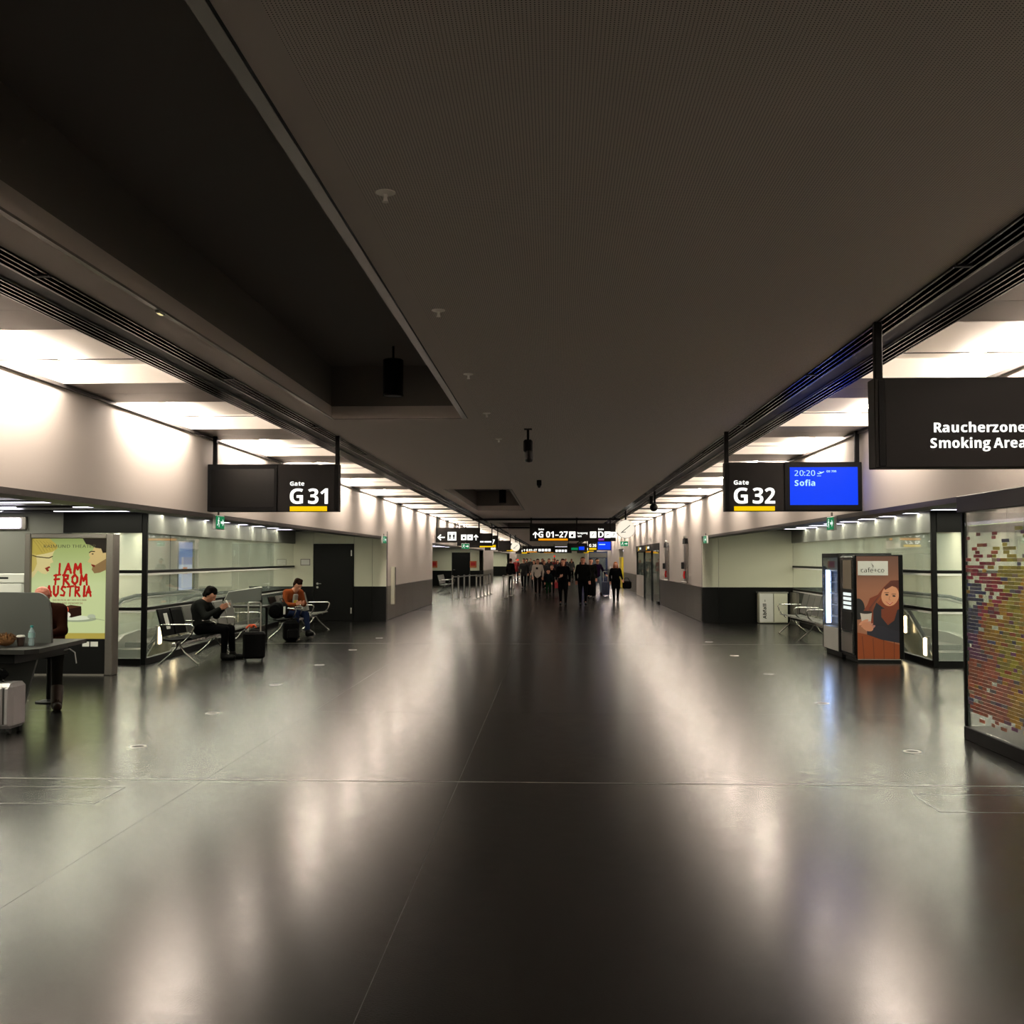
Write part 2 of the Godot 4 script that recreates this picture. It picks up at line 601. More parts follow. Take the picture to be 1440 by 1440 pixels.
func build_coffers() -> void:
	for s in [-1, 1]:
		var w := 1.21 if s < 0 else 1.15
		var o := thing("ceiling_light", "", "ceiling light", Vector3.ZERO, 0.0, "lit coffers along the %s wall" % ("left" if s < 0 else "right"))
		var h := w * 0.5
		var st := sb()
		bxa(st, -h, h, 0.18, 0.20, -1.165, 1.165)
		for e in [-1, 1]:
			bxa(st, -h, h, 0.0, 0.18, e * 1.165 - 0.006, e * 1.165 + 0.006)
		bxa(st, -s * h - 0.006, -s * h + 0.006, 0.0, 0.18, -1.159, 1.159)
		part(o, "coffer", st, M.white_coffer)
		part(o, "divider", bx(-h + 0.006, h - 0.006, 0.002, 0.010, -0.006, 0.006), M.trim_dark)
		var lx: float = s * (h - 0.22)
		part(o, "lamp_tube", tube(sb(), [Vector3(lx, 0.15, -1.15), Vector3(lx, 0.15, 1.15)], 0.02, 8), M.lamp_warm)
		area_light(o, Vector3(lx, 0.125, 0), Vector3(s * 0.35, -1, 0), Vector2(0.1, 1.7), Color(1.0, 0.925, 0.86), 84.0)
		var cx := XL + h if s < 0 else 2.78 + h
		for k in range(-4, 35):
			var at := Vector3(cx, CEIL, -(7.48 + BAY * k + 1.165))
			var side := "left" if s < 0 else "right"
			var label: String = "%s lit white ceiling coffer along the %s wall, counted from the camera" % [ORD[k], side] if k >= 0 else "%s lit white ceiling coffer behind the camera over the %s wall" % [ORD[-k - 1], side]
			if k == -4:
				o.position = at
				o.set_meta("label", label)
			else:
				copy(o, at, 0.0, label)


func steel_dado(o: Node3D, x: float, d0: float, d1: float, s: int) -> void:
	var n := maxi(1, roundi((d1 - d0) / 1.84))
	for k in n:
		var a := lerpf(d0, d1, float(k) / n)
		var b := lerpf(d0, d1, float(k + 1) / n)
		part(o, "dado_panel", bx(x, x - s * 0.012, 0.02, 0.945, -b + 0.004, -a - 0.004), M.dado_steel)

func facing_wall(called: String, label: String, d: float, xs: Array, lower: bool) -> Node3D:
	# a wall across the lounge that looks at the camera: cream panels over a black dado
	var o := thing(called, label, "wall", Vector3.ZERO, 0.0, "", "structure")
	var lo := 1e9
	var hi := -1e9
	for p in xs:
		lo = minf(lo, p[0])
		hi = maxf(hi, p[1])
	part(o, "backing", bx(lo, hi, -3.6 if lower else 0.0, 2.46, -d - 0.2, -d - 0.02), M.trim_dark)
	for p in xs:
		if p.size() > 2:
			part(o, "cream_panel", bx(p[0] + 0.004, p[1] - 0.004, p[2] + 0.0, 2.46, -d - 0.02, -d), M.cream_panel)
		else:
			part(o, "cream_panel", bx(p[0] + 0.004, p[1] - 0.004, 0.945, 2.46, -d - 0.02, -d), M.cream_panel)
			part(o, "dado_panel", bx(p[0] + 0.003, p[1] - 0.003, 0.0, 0.941, -d - 0.02, -d + 0.004), M.dado_black)
	return o

func build_walls() -> void:
	for s in [-1, 1]:
		var x := XL if s < 0 else XR
		var nm := "wall_left" if s < 0 else "wall_right"
		var word := "left" if s < 0 else "right"
		var o := thing(nm, "white wall high along the %s side of the hall, washed by the coffer lights" % word, "wall", Vector3.ZERO, 0.0, "", "structure")
		part(o, "upper_wall", bx(x, x + s * 0.26, 2.306, 3.62, -140, 8), M.plaster)
		var secs := [[29.25, 40.3], [69.1, 80.2], [109.0, 140.0]] if s < 0 else [[28.7, 40.35], [51.8, 61.5], [66.0, 80.2], [109.0, 140.0]]
		for q in secs:
			part(o, "lower_wall", bx(x, x + s * 0.26, 0.945, 2.306, -q[1], -q[0]), M.plaster)
			part(o, "lower_wall", bx(x + s * 0.013, x + s * 0.26, 0.0, 0.945, -q[1], -q[0]), M.trim_dark)
			steel_dado(o, x, q[0], q[1], -s)
		var t := thing("trim_3" if s < 0 else "trim_4", "dark strip under the edge of the white wall over the %s lounges" % word, "trim", Vector3.ZERO, 0.0, "", "structure")
		var open := [[-8.0, 29.25], [40.3, 69.1], [80.2, 109.0]] if s < 0 else [[-8.0, 4.5], [10.5, 28.7], [61.5, 66.0], [80.2, 109.0]]
		for q in open:
			part(t, "edge_strip", bx(x - s * 0.012, x + s * 0.3, 2.25, 2.306, -q[1], -q[0]), M.trim_dark)
	facing_wall("wall_left", "cream panelled wall with black dado facing the camera beside the black door", 29.25, [[-11.5, -8.46, -3.6], [-8.46, -7.24], [-7.24, -6.67], [-6.67, -5.54, 2.12], [-5.54, -5.03], [-5.03, -4.64]], true)
	facing_wall("wall_right", "cream panelled wall with black dado facing the camera behind the waste cabinet", 28.7, [[3.93, 4.36], [4.36, 6.33], [6.33, 7.4], [7.4, 8.2], [8.2, 11.0, -3.6]], true)
	facing_wall("wall_left", "cream wall with black dado at the far end of the second left lounge", 69.1, [[-12, -8.2], [-8.2, -6.7], [-6.7, -5.5, 2.12], [-5.5, -4.64]], false)
	facing_wall("wall_right", "cream wall facing the camera in the far right lounge", 109.0, [[3.93, 8.0], [8.0, 12.0]], false)
	facing_wall("wall_left", "cream wall at the far end of the third left lounge", 109.0, [[-12, -8.2], [-8.2, -4.64]], false)
	# the shell round it
	single("wall_back", "grey wall closing the hall behind the camera", "wall", bx(-14, 14, 0, 3.7, 8, 8.2), M.plaster, Vector3.ZERO, "", "structure")
	single("wall_front", "pale wall closing the far end of the hall", "wall", bx(-14, 14, 0, 3.7, -140.2, -140), M.cream_panel, Vector3.ZERO, "", "structure")
	for s in [-1, 1]:
		single("wall_left" if s < 0 else "wall_right", "dim outer wall at the back of the %s lounges" % ("left" if s < 0 else "right"), "wall", bx(s * 14.0, s * 14.2, -3.7, 2.6, -140, 8), M.cream_panel, Vector3.ZERO, "", "structure")
	# the black door, its plate and its hinges
	var d := thing("door_1", "plain black door in the cream wall at the end of the left lounge", "door", Vector3(-6.105, 0, -29.25), 0.0, "", "structure")
	part(d, "leaf", box(sb(), Vector3(0, 1.055, 0.0), Vector3(1.07, 2.1, 0.05), 0.004), M.dado_black)
	var st := sb()
	bxa(st, -0.56, -0.54, 0, 2.118, -0.02, 0.035)
	bxa(st, 0.54, 0.56, 0, 2.118, -0.02, 0.035)
	bxa(st, -0.54, 0.54, 2.107, 2.118, -0.02, 0.035)
	part(d, "frame", st, M.black)
	for y in [0.28, 1.86]:
		part(d, "hinge", bx(0.48, 0.515, y - 0.08, y + 0.08, 0.024, 0.04, 0.004), M.steel_light)
	st = sb()
	lathe(st, [Vector2(0, 0), Vector2(0.03, 0), Vector2(0.03, 0.012), Vector2(0, 0.012)], Vector3(-0.44, 0.92, 0.025), 12, Basis(Vector3.RIGHT, PI / 2))
	lathe(st, [Vector2(0, 0), Vector2(0.03, 0), Vector2(0.03, 0.012), Vector2(0, 0.012)], Vector3(-0.44, 1.02, 0.025), 12, Basis(Vector3.RIGHT, PI / 2))
	tube(st, [Vector3(-0.44, 1.02, 0.03), Vector3(-0.44, 1.02, 0.07), Vector3(-0.33, 1.02, 0.07)], 0.009, 6)
	part(d, "handle", st, M.steel_light)
	var pl := thing("door_plate", "small grey framed notice on the cream wall left of the black door", "sign", Vector3(-6.89, 1.61, -29.25))
	part(pl, "frame", box(sb(), Vector3(0, 0, 0.008), Vector3(0.27, 0.18, 0.016), 0.004), M.steel)
	part(pl, "paper", box(sb(), Vector3(0, 0, 0.017), Vector3(0.235, 0.145, 0.004)), M.label_white)
	var up := thing("upright_panel", "slim cream upright panel with a dark face on the left wall just beyond the corner", "wall panel", Vector3(XL, 0, -30.15))
	part(up, "post", box(sb(), Vector3(0.05, 0.95, 0), Vector3(0.1, 1.06, 0.16), 0.008), M.cream_panel)
	part(up, "face", box(sb(), Vector3(0.055, 1.18, -0.1), Vector3(0.11, 0.58, 0.06), 0.006), M.track_grey)
	d = thing("door_2", "black door in the far wall of the second left lounge", "door", Vector3(-6.1, 0, -69.1), 0.0, "", "structure")
	part(d, "leaf", box(sb(), Vector3(0, 1.055, 0.0), Vector3(1.16, 2.11, 0.05), 0.004), M.dado_black)
	part(d, "handle", tube(sb(), [Vector3(-0.5, 1.0, 0.02), Vector3(-0.5, 1.0, 0.07), Vector3(-0.38, 1.0, 0.07)], 0.012, 6), M.steel_light)


func build_lounges() -> void:
	var n := 2
	for q in [[-1, -8.0, 29.25], [1, -8.0, 28.7], [-1, 40.3, 69.1], [1, 40.35, 66.0], [-1, 80.2, 109.0], [1, 80.2, 109.0]]:
		var s: int = q[0]
		var x0: float = XL if s < 0 else XR
		var word: String = ("left" if s < 0 else "right")
		var which: String = "nearest" if q[1] < 0.0 else ("second" if q[1] < 50.0 else "third")
		var o := thing("ceiling", "low slatted metal ceiling of the %s lounge on the %s" % [which, word], "ceiling", Vector3.ZERO, 0.0, "", "structure")
		part(o, "slab", bx(x0 + s * 0.25, s * 14.0, 2.50, 2.6, -q[2], -q[1]), M.slat)
		# crosswise strip lamps, set out like bricks, and the slats between them
		var lamps := []
		var r := 0
		var d: float = q[1] + 1.0
		while d < q[2] - 1.2:
			if d > 2.0:
				part(o, "slat", bx(x0 + s * 0.26, s * 13.9, 2.455, 2.50, -d - 0.95, -d - 0.35), M.slat)
				if r % (1 if q[1] < 0.0 else 2) == 0:
					lamps.append(d)
			d += 1.3
			r += 1
		var i := 0
		for dd in lamps:
			for e in 3:
				var a: float = 0.55 + (0.9 if i % 2 else 0.0) + e * 2.6
				if a + 1.75 > 8.8 or (q[1] > 0.0 and e > 0):
					continue
				if q[1] < 0.0 and e == 2 and dd < 9.0:
					continue
				var ln := thing("strip_light", "%s strip lamp from the hall in the %s row of the %s %s lounge" % [ORD[e], ORD[i], which, word], "ceiling light", Vector3(x0 + s * (a + 0.875), 2.452, -dd), 0.0, "strip lamps of the %s %s lounge" % [which, word])
				part(ln, "housing", box(sb(), Vector3(0, 0.022, 0), Vector3(1.8, 0.05, 0.09), 0.01), M.slat)
				part(ln, "diffuser", box(sb(), Vector3(0, -0.006, 0), Vector3(1.75, 0.012, 0.06), 0.005), M.lamp_cool)
				area_light(ln, Vector3(0, -0.016, 0), Vector3(0, -1, 0), Vector2(1.7, 0.06), Color(1.0, 0.985, 0.87), 82.0 if q[1] < 60.0 else 140.0)
			i += 1
		n += 1


func glazing(called: String, label: String, a: Vector2, b: Vector2, cols: int, header: Material, first_post := true) -> void:
	# a glass screen between two points (x, distance): base, header, two rails, posts and panes
	var dir := (b - a)
	var ln := dir.length()
	var o := thing(called, label, "glass screen", Vector3(a.x, 0, -a.y), atan2(dir.y, dir.x), "", "structure")
	part(o, "base", bx(0, ln, -0.02, 0.1, -0.04, 0.04), M.black)
	part(o, "header", bx(0, ln, 2.12, 2.5, -0.05, 0.05), header)
	for y in [0.87, 1.47]:
		part(o, "rail", bx(0, ln, y, y + 0.05, -0.035, 0.035, 0.004), M.black)
		part(o, "rail_strip", bx(0, ln, y - 0.035, y, -0.03, 0.03), M.label_white)
	for k in cols:
		var x0 := ln * k / cols + 0.015
		var x1 := ln * (k + 1) / cols - 0.015
		for r in [[0.1, 0.835], [0.92, 1.435], [1.52, 2.12]]:
			part(o, "pane", bx(x0, x1, r[0], r[1], -0.004, 0.004), M.pane)
	if first_post:
		part(o, "post", bx(-0.035, 0.035, 0, 2.5, -0.04, 0.04, 0.004), M.black)

func build_stairwells() -> void:
	glazing("window_1", "long glass screen round the left escalator, behind the row of seats", Vector2(-6.62, 17.0), Vector2(-7.22, 29.23), 4, M.bulkhead)
	glazing("window_2", "short end of the glass screen round the left escalator, behind the lit poster", Vector2(-6.66, 17.0), Vector2(-7.95, 17.0), 1, M.dado_black, false)
	glazing("window_3", "long glass screen round the right escalator, behind the vending machines", Vector2(5.97, 17.1), Vector2(6.34, 28.68), 4, M.bulkhead)
	glazing("window_4", "short end of the glass screen round the right escalator, beside the mosaic cabin", Vector2(6.01, 17.1), Vector2(7.6, 17.1), 1, M.dado_black, false)
	var fl := thing("strip_light", "long strip lamp under the ceiling at the far end of the hall", "ceiling light", Vector3(-0.3, CEIL - 0.08, -137))
	part(fl, "housing", box(sb(), Vector3(0, 0.03, 0), Vector3(6.0, 0.06, 0.12), 0.01), M.slat)
	part(fl, "diffuser", box(sb(), Vector3(0, -0.007, 0), Vector3(5.9, 0.014, 0.08), 0.005), M.lamp_cool)
	area_light(fl, Vector3(0, -0.018, 0), Vector3(0, -1, 0), Vector2(5.8, 0.08), Color(1.0, 0.98, 0.85), 60.0)
	for s in [-1, 1]:
		var word := "left" if s < 0 else "right"
		var w := thing("wall_left" if s < 0 else "wall_right", "cream wall on the far side of the %s escalator" % word, "wall", Vector3.ZERO, 0.0, "", "structure")
		var x := -10.6 if s < 0 else 9.9
		for k in 6:
			var a := 17.3 + k * 1.95
			part(w, "cream_panel", bx(x, x + s * 0.05, -3.6, 2.5, -a - 1.945, -a), M.cream_panel)
		part(w, "backing", bx(x + s * 0.05, x + s * 0.15, -3.6, 2.5, -29.2, -17.3), M.trim_dark)
		part(w, "end_wall", bx(-14.0 if s < 0 else 7.6, -7.95 if s < 0 else 14.0, 0.0, 2.5, -17.25, -17.0), M.bulkhead)
		part(w, "pit_side", bx(-6.62 if s < 0 else 5.8, -6.5 if s < 0 else 5.95, -3.6, -0.12, -29.2, -12), M.cream_panel)
		# the escalator itself
		var e := thing("escalator", "steel escalator going down behind the glass on the %s" % word, "escalator", Vector3(s * 8.2 + (0.0 if s < 0 else -0.75), 0, 0))
		var path := [Vector2(27.0, 0.0), Vector2(22.2, 0.0), Vector2(21.5, -0.05), Vector2(20.9, -0.25), Vector2(14.8, -3.5)]
		for side in [-1, 1]:
			var xx: float = side * 0.62
			var st := sb()
			var sk := sb()
			var gl := sb()
			var up := []
			for k in path.size() - 1:
				var p: Vector2 = path[k]
				var q: Vector2 = path[k + 1]
				face(sk, [Vector3(xx - 0.06, p.y - 0.5, -p.x), Vector3(xx - 0.06, q.y - 0.5, -q.x), Vector3(xx - 0.06, q.y + 0.2, -q.x), Vector3(xx - 0.06, p.y + 0.2, -p.x)], Vector3(-1, 0, 0))
				face(sk, [Vector3(xx + 0.06, p.y - 0.5, -p.x), Vector3(xx + 0.06, q.y - 0.5, -q.x), Vector3(xx + 0.06, q.y + 0.2, -q.x), Vector3(xx + 0.06, p.y + 0.2, -p.x)], Vector3(1, 0, 0))
				face(sk, [Vector3(xx - 0.06, p.y + 0.2, -p.x), Vector3(xx - 0.06, q.y + 0.2, -q.x), Vector3(xx + 0.06, q.y + 0.2, -q.x), Vector3(xx + 0.06, p.y + 0.2, -p.x)], Vector3(0, 1, 0))
				for f in [-0.006, 0.006]:
					face(gl, [Vector3(xx + f, p.y + 0.2, -p.x), Vector3(xx + f, q.y + 0.2, -q.x), Vector3(xx + f, q.y + 0.9, -q.x), Vector3(xx + f, p.y + 0.9, -p.x)], Vector3(f, 0, 0))
			up.append(Vector3(xx, 0.55, -27.25))
			up.append(Vector3(xx, 0.8, -27.2))
			for p in path:
				up.append(Vector3(xx, p.y + 0.93, -p.x))
			part(e, "skirt", sk, M.steel_light)
			part(e, "balustrade_panel", gl, M.cladding if side == -s else M.pane_grey)
			part(e, "handrail", tube(st, up, 0.035, 8), M.rubber)
			var tr := []
			for p in path:
				tr.append(Vector3(xx, p.y + 0.87, -p.x))
			part(e, "handrail_profile", tube(sb(), tr, 0.03, 6), M.steel_light)
		part(e, "landing", bx(-0.56, 0.56, -0.3, 0.0, -27.2, -21.5), M.steel)
		for k in 16:
			var d := 21.3 - k * 0.4
			part(e, "step", bx(-0.55, 0.55, -0.3 - k * 0.22, -0.1 - k * 0.22, -d - 0.2, -d + 0.2, 0.01), M.steel)
		var lamps := [[-7.50, 0.25, -20.05], [-7.50, 0.52, -20.75]] if s < 0 else [[6.75, 0.44, -20.95], [6.75, 0.10, -19.85]]
		for k in 2:
			var p: Array = lamps[k]
			var l := thing("wall_lamp", "%s tall glowing lamp on the side of the escalator on the %s" % [["nearer", "farther"][k if s < 0 else 1 - k], word], "wall lamp", Vector3(p[0], p[1], p[2]), -s * PI / 2, "lamps by the escalators")
			part(l, "back_plate", box(sb(), Vector3(0, 0, -0.04), Vector3(0.14, 0.38, 0.05), 0.01), M.steel)
			part(l, "shade", box(sb(), Vector3(0, 0, 0.0), Vector3(0.11, 0.33, 0.05), 0.02), M.lamp_stair)
			area_light(l, Vector3(0, 0, 0.035), Vector3(0, 0, 1), Vector2(0.1, 0.32), Color(1, 0.90, 0.70), 12.0)
		# a ceiling strip over the pit
		var pl := thing("strip_light", "long strip lamp over the %s escalator" % word, "ceiling light", Vector3(s * 9.1 - (0.0 if s < 0 else 0.4), 2.39, -23.5))
		part(pl, "housing", box(sb(), Vector3(0, 0.035, 0), Vector3(0.1, 0.05, 5.0), 0.01), M.slat)
		part(pl, "diffuser", box(sb(), Vector3(0, 0.005, 0), Vector3(0.07, 0.014, 4.9), 0.005), M.lamp_cool)
		area_light(pl, Vector3(0, -0.004, 0), Vector3(0, -1, 0), Vector2(0.07, 4.8), Color(1.0, 0.95, 0.78), 45.0)


# ---------------------------------------------------------------- hanging signs

func hanging_sign(called: String, label: String, x0: float, x1: float, y0: float, y1: float, d: float, rods: Array, top := CEIL, group := "") -> Node3D:
	# a black box sign square to the hall; the node sits at the middle of its face
	var c := Vector3((x0 + x1) * 0.5, (y0 + y1) * 0.5, -d)
	var o := thing(called, label, "sign", c, 0.0, group)
	part(o, "case", box(sb(), Vector3(0, 0, -0.08), Vector3(x1 - x0, y1 - y0, 0.16), 0.006), M.sign_black)
	for r in rods:
		part(o, "rod", box(sb(), Vector3(r - c.x, (y1 + top) * 0.5 - c.y - 0.02, -0.08), Vector3(0.055, top - y1 + 0.04, 0.055), 0.006), M.black)
		part(o, "end_post", box(sb(), Vector3(r - c.x, 0, -0.002), Vector3(0.05, y1 - y0 - 0.02, 0.02), 0.004), M.black)
	return o

func icon(o: Node3D, called: String, x: float, y: float, w: float, shapes: Array, plate := "lit_white") -> void:
	# a lit square with a dark pictogram; the shapes are outlines in units of the square's half width
	var p := part(o, called, box(sb(), Vector3(0, 0, 0), Vector3(w, w, 0.012), 0.003), M[plate], Vector3(x, y, 0.004))
	var st := sb()
	for s in shapes:
		var q := []
		for v in s:
			q.append(v * w * 0.5)
		prism(st, q, 0.006, 0.009)
	if shapes:
		part(p, "pictogram", st, M.black)

func arrow(o: Node3D, x: float, y: float, size: float, turn: float) -> void:
	# points up at turn 0
	var h := size * 0.5
	var st := sb()
	var xf := Transform3D(Basis(Vector3.BACK, turn), Vector3(x, y, 0))
	prism(st, rect2(-h * 0.16, h * 0.16, -h, h * 0.8), 0.0, 0.008, xf)
	prism(st, [Vector2(0, h), Vector2(-h * 0.85, h * 0.15), Vector2(-h * 0.62, -h * 0.08), Vector2(0, h * 0.55), Vector2(h * 0.62, -h * 0.08), Vector2(h * 0.85, h * 0.15)], 0.001, 0.009, xf)
	part(o, "arrow", st, M.lit_white)

func man() -> Array:
	return [disc(Vector2(0, 0.62), 0.16, 10), [Vector2(-0.3, 0.4), Vector2(0.3, 0.4), Vector2(0.3, -0.15), Vector2(0.18, -0.15), Vector2(0.16, -0.8), Vector2(-0.16, -0.8), Vector2(-0.18, -0.15), Vector2(-0.3, -0.15)]]

func shifted(shapes: Array, dx: float, k := 1.0) -> Array:
	var out := []
	for s in shapes:
		var q := []
		for v in s:
			q.append(v * k + Vector2(dx, 0))
		out.append(q)
	return out

func plane_shape(k := 1.0) -> Array:
	var q := []
	for v in [Vector2(-0.9, 0.0), Vector2(-0.7, 0.0), Vector2(-0.45, -0.12), Vector2(-0.05, 0.05), Vector2(-0.55, 0.38), Vector2(-0.35, 0.4), Vector2(0.35, 0.2), Vector2(0.7, 0.38), Vector2(0.95, 0.4), Vector2(0.9, 0.25), Vector2(0.2, -0.15), Vector2(-0.5, -0.35), Vector2(-0.78, -0.2)]:
		q.append(v * k)
	return [q]

func exit_sign(label: String, at: Vector3, turn: float, w: float, h: float) -> void:
	var o := thing("exit_sign", label, "exit sign", at, turn, "green escape signs")
	part(o, "case", box(sb(), Vector3(0, 0, -0.02), Vector3(w, h, 0.04), 0.004), M.label_white)
	part(o, "hanger", bx(-0.02, 0.02, h * 0.5 - 0.005, h * 0.5 + 0.06, -0.03, -0.01), M.steel)
	part(o, "face", box(sb(), Vector3(0, 0, 0.002), Vector3(w * 0.94, h * 0.9, 0.006)), M.lit_green)
	var st := sb()
	var k := h * 0.42
	var px := -w * 0.22
	for q in [disc(Vector2(0.12, 0.68), 0.17, 10), stroke2(Vector2(0.08, 0.5), Vector2(-0.1, -0.1), 0.3), stroke2(Vector2(-0.05, 0.0), Vector2(0.35, -0.3), 0.17), stroke2(Vector2(0.35, -0.3), Vector2(0.3, -0.8), 0.15), stroke2(Vector2(-0.1, -0.05), Vector2(-0.35, -0.45), 0.16), stroke2(Vector2(-0.35, -0.45), Vector2(-0.75, -0.5), 0.14), stroke2(Vector2(0.08, 0.42), Vector2(0.5, 0.2), 0.12), stroke2(Vector2(0.05, 0.42), Vector2(-0.4, 0.2), 0.12)]:
		var z := []
		for v in q:
			z.append(Vector2(px + v.x * k, v.y * k))
		prism(st, z, 0.005, 0.008)
	part(o, "running_figure", st, M.lit_soft)
	st = sb()
	prism(st, [Vector2(w * 0.42, 0), Vector2(w * 0.25, k * 0.6), Vector2(w * 0.25, k * 0.2), Vector2(w * 0.04, k * 0.2), Vector2(w * 0.04, -k * 0.2), Vector2(w * 0.25, -k * 0.2), Vector2(w * 0.25, -k * 0.6)], 0.005, 0.008)
	part(o, "arrow", st, M.lit_soft)

func underline(o: Node3D, x0: float, x1: float, y0: float, y1: float, m: Material) -> void:
	part(o, "colour_bar", bx(x0, x1, y0, y1, 0.0, 0.008, 0.002), m)

func build_signs() -> void:
	# smoking area
	var o := hanging_sign("hanging_sign", "nearest black hanging sign with white lettering for the smoking area", 2.2, 3.9, 2.325, 2.948, 7.4, [2.25, 3.85])
	text(o, "Raucherzone", 2.60 - 3.05, 2.568 - 2.6365, 0.001, 0.066, M.lit_white, 0.615)
	text(o, "Smoking Area", 2.575 - 3.05, 2.46 - 2.6365, 0.001, 0.068, M.lit_white, 0.64)
	# G 32 with its blue screen
	o = hanging_sign("hanging_sign", "black gate sign G 32 with a blue screen for the flight to Sofia", 2.185, 3.93, 2.312, 2.943, 13.8, [2.22, 3.89])
	var c := Vector2(3.0575, 2.6275)
	text(o, "Gate", 2.30 - c.x, 2.655 - c.y, 0.001, 0.055, M.lit_white, 0.19)
	text(o, "G", 2.30 - c.x, 2.41 - c.y, 0.001, 0.205, M.lit_white, 0.175)
	text(o, "32", 2.54 - c.x, 2.41 - c.y, 0.001, 0.205, M.lit_white, 0.285)
	underline(o, 2.30 - c.x, 2.82 - c.x, 2.318 - c.y, 2.376 - c.y, M.lit_yellow)
	part(o, "screen_frame", bx(2.945 - c.x, 3.925 - c.x, 2.316 - c.y, 2.939 - c.y, 0.0, 0.02, 0.006), M.black)
	var sc := part(o, "screen", bx(3.01 - c.x, 3.87 - c.x, 2.39 - c.y, 2.875 - c.y, 0.018, 0.024), M.lit_blue)
	text(sc, "20:20", 3.07 - c.x, 2.765 - c.y, 0.024, 0.07, M.lit_cyan, 0.26, false)
	text(sc, "Sofia", 3.07 - c.x, 2.635 - c.y, 0.024, 0.074, M.lit_cyan, 0.26)
	text(sc, "OS 795", 3.475 - c.x, 2.808 - c.y, 0.024, 0.026, M.lit_cyan, 0.125)
	var st := sb()
	for q in plane_shape(0.048):
		prism(st, q, 0.024, 0.028, Transform3D(Basis(), Vector3(3.40 - c.x, 2.80 - c.y, 0)))
	prism(st, rect2(-0.045, 0.005, -0.04, -0.034), 0.024, 0.028, Transform3D(Basis(), Vector3(3.40 - c.x, 2.80 - c.y, 0)))
	part(sc, "departure_symbol", st, M.lit_cyan)
	area_light(o, Vector3(3.44 - c.x, 2.63 - c.y, 0.03), Vector3(0, 0, 1), Vector2(0.86, 0.48), Color(0.04, 0.2, 0.95), 0.06)
	# G 31, its screen off
	o = hanging_sign("hanging_sign", "black gate sign G 31 with its screen switched off", -4.64, -2.88, 2.33, 2.965, 14.07, [-2.91, -4.57])
	c = Vector2(-3.76, 2.6475)
	part(o, "screen_frame", bx(-4.64 - c.x, -3.70 - c.x, 2.332 - c.y, 2.963 - c.y, 0.0, 0.02, 0.006), M.black)
	part(o, "screen", bx(-4.59 - c.x, -3.74 - c.x, 2.39 - c.y, 2.90 - c.y, 0.019, 0.023), M.black_gloss)
	text(o, "Gate", -3.53 - c.x, 2.676 - c.y, 0.001, 0.055, M.lit_white, 0.19)
	text(o, "G", -3.53 - c.x, 2.433 - c.y, 0.001, 0.205, M.lit_white, 0.175)
	text(o, "31", -3.285 - c.x, 2.433 - c.y, 0.001, 0.205, M.lit_white, 0.265)
	underline(o, -3.53 - c.x, -3.03 - c.x, 2.335 - c.y, 2.40 - c.y, M.lit_yellow)
	# the sign across the middle, hung from a crossbar
	part_crossbar(42.65, "nearest black crossbar between the two ceiling rails, carrying the sign to gates 01 to 27")
	part_crossbar(54.0, "second black crossbar between the two ceiling rails")
	o = hanging_sign("hanging_sign", "long black overhead sign to gates G 01 to 27 and D above the walkers", -1.01, 2.42, 2.409, 3.118, 42.6, [-0.95, 0.87, 2.2], 3.36)
	c = Vector2(0.705, 2.7635)
	arrow(o, -0.78 - c.x, 2.66 - c.y, 0.26, 0.0)
	text(o, "Gates", -0.66 - c.x, 2.85 - c.y, 0.001, 0.07, M.lit_white, 0.22)
	text(o, "G 01\u201327", -0.66 - c.x, 2.555 - c.y, 0.001, 0.24, M.lit_white, 1.17)
	underline(o, -0.66 - c.x, 0.51 - c.x, 2.435 - c.y, 2.51 - c.y, M.lit_orange)
	icon(o, "baggage_symbol", 0.69 - c.x, 2.665 - c.y, 0.25, [rect2(-0.45, 0.35, -0.6, 0.1), [Vector2(-0.1, 0.15), Vector2(0.5, 0.5), Vector2(0.55, 0.35), Vector2(0.1, 0.1)]])
	text(o, "Ausgang", 0.86 - c.x, 2.70 - c.y, 0.001, 0.07, M.lit_white, 0.44)
	text(o, "Exit", 0.86 - c.x, 2.57 - c.y, 0.001, 0.07, M.lit_white, 0.2)
	icon(o, "lounge_symbol", 1.52 - c.x, 2.665 - c.y, 0.25, [stroke2(Vector2(-0.35, -0.5), Vector2(0.1, 0.5), 0.2), stroke2(Vector2(0.1, 0.0), Vector2(0.45, 0.0), 0.2)])
	text(o, "Gates", 1.72 - c.x, 2.85 - c.y, 0.001, 0.07, M.lit_white, 0.22)
	text(o, "D", 1.72 - c.x, 2.555 - c.y, 0.001, 0.24, M.lit_white, 0.21)
	underline(o, 1.73 - c.x, 1.95 - c.x, 2.435 - c.y, 2.51 - c.y, M.lit_violet)
	icon(o, "plane_symbol", 2.09 - c.x, 2.665 - c.y, 0.25, plane_shape(0.75))
	icon(o, "stairs_symbol", 2.34 - c.x, 2.665 - c.y, 0.22, [stroke2(Vector2(-0.4, -0.5), Vector2(0.3, 0.4), 0.25), disc(Vector2(0.1, 0.5), 0.16, 8)])
	# left: toilets
	o = hanging_sign("hanging_sign", "black hanging sign with an arrow to the toilets over the second left lounge", -4.59, -2.89, 2.335, 2.906, 41.0, [-2.93, -4.56])
	c = Vector2(-3.74, 2.62)
	arrow(o, -4.39 - c.x, 2.53 - c.y, 0.29, PI / 2)
	icon(o, "toilet_symbol", -3.97 - c.x, 2.575 - c.y, 0.33, shifted(man(), -0.45, 0.85) + shifted(man(), 0.45, 0.85) + [rect2(-0.04, 0.04, -0.8, 0.8)])
	icon(o, "shop_symbol", -3.51 - c.x, 2.53 - c.y, 0.21, [rect2(-0.4, 0.4, -0.5, 0.2)])
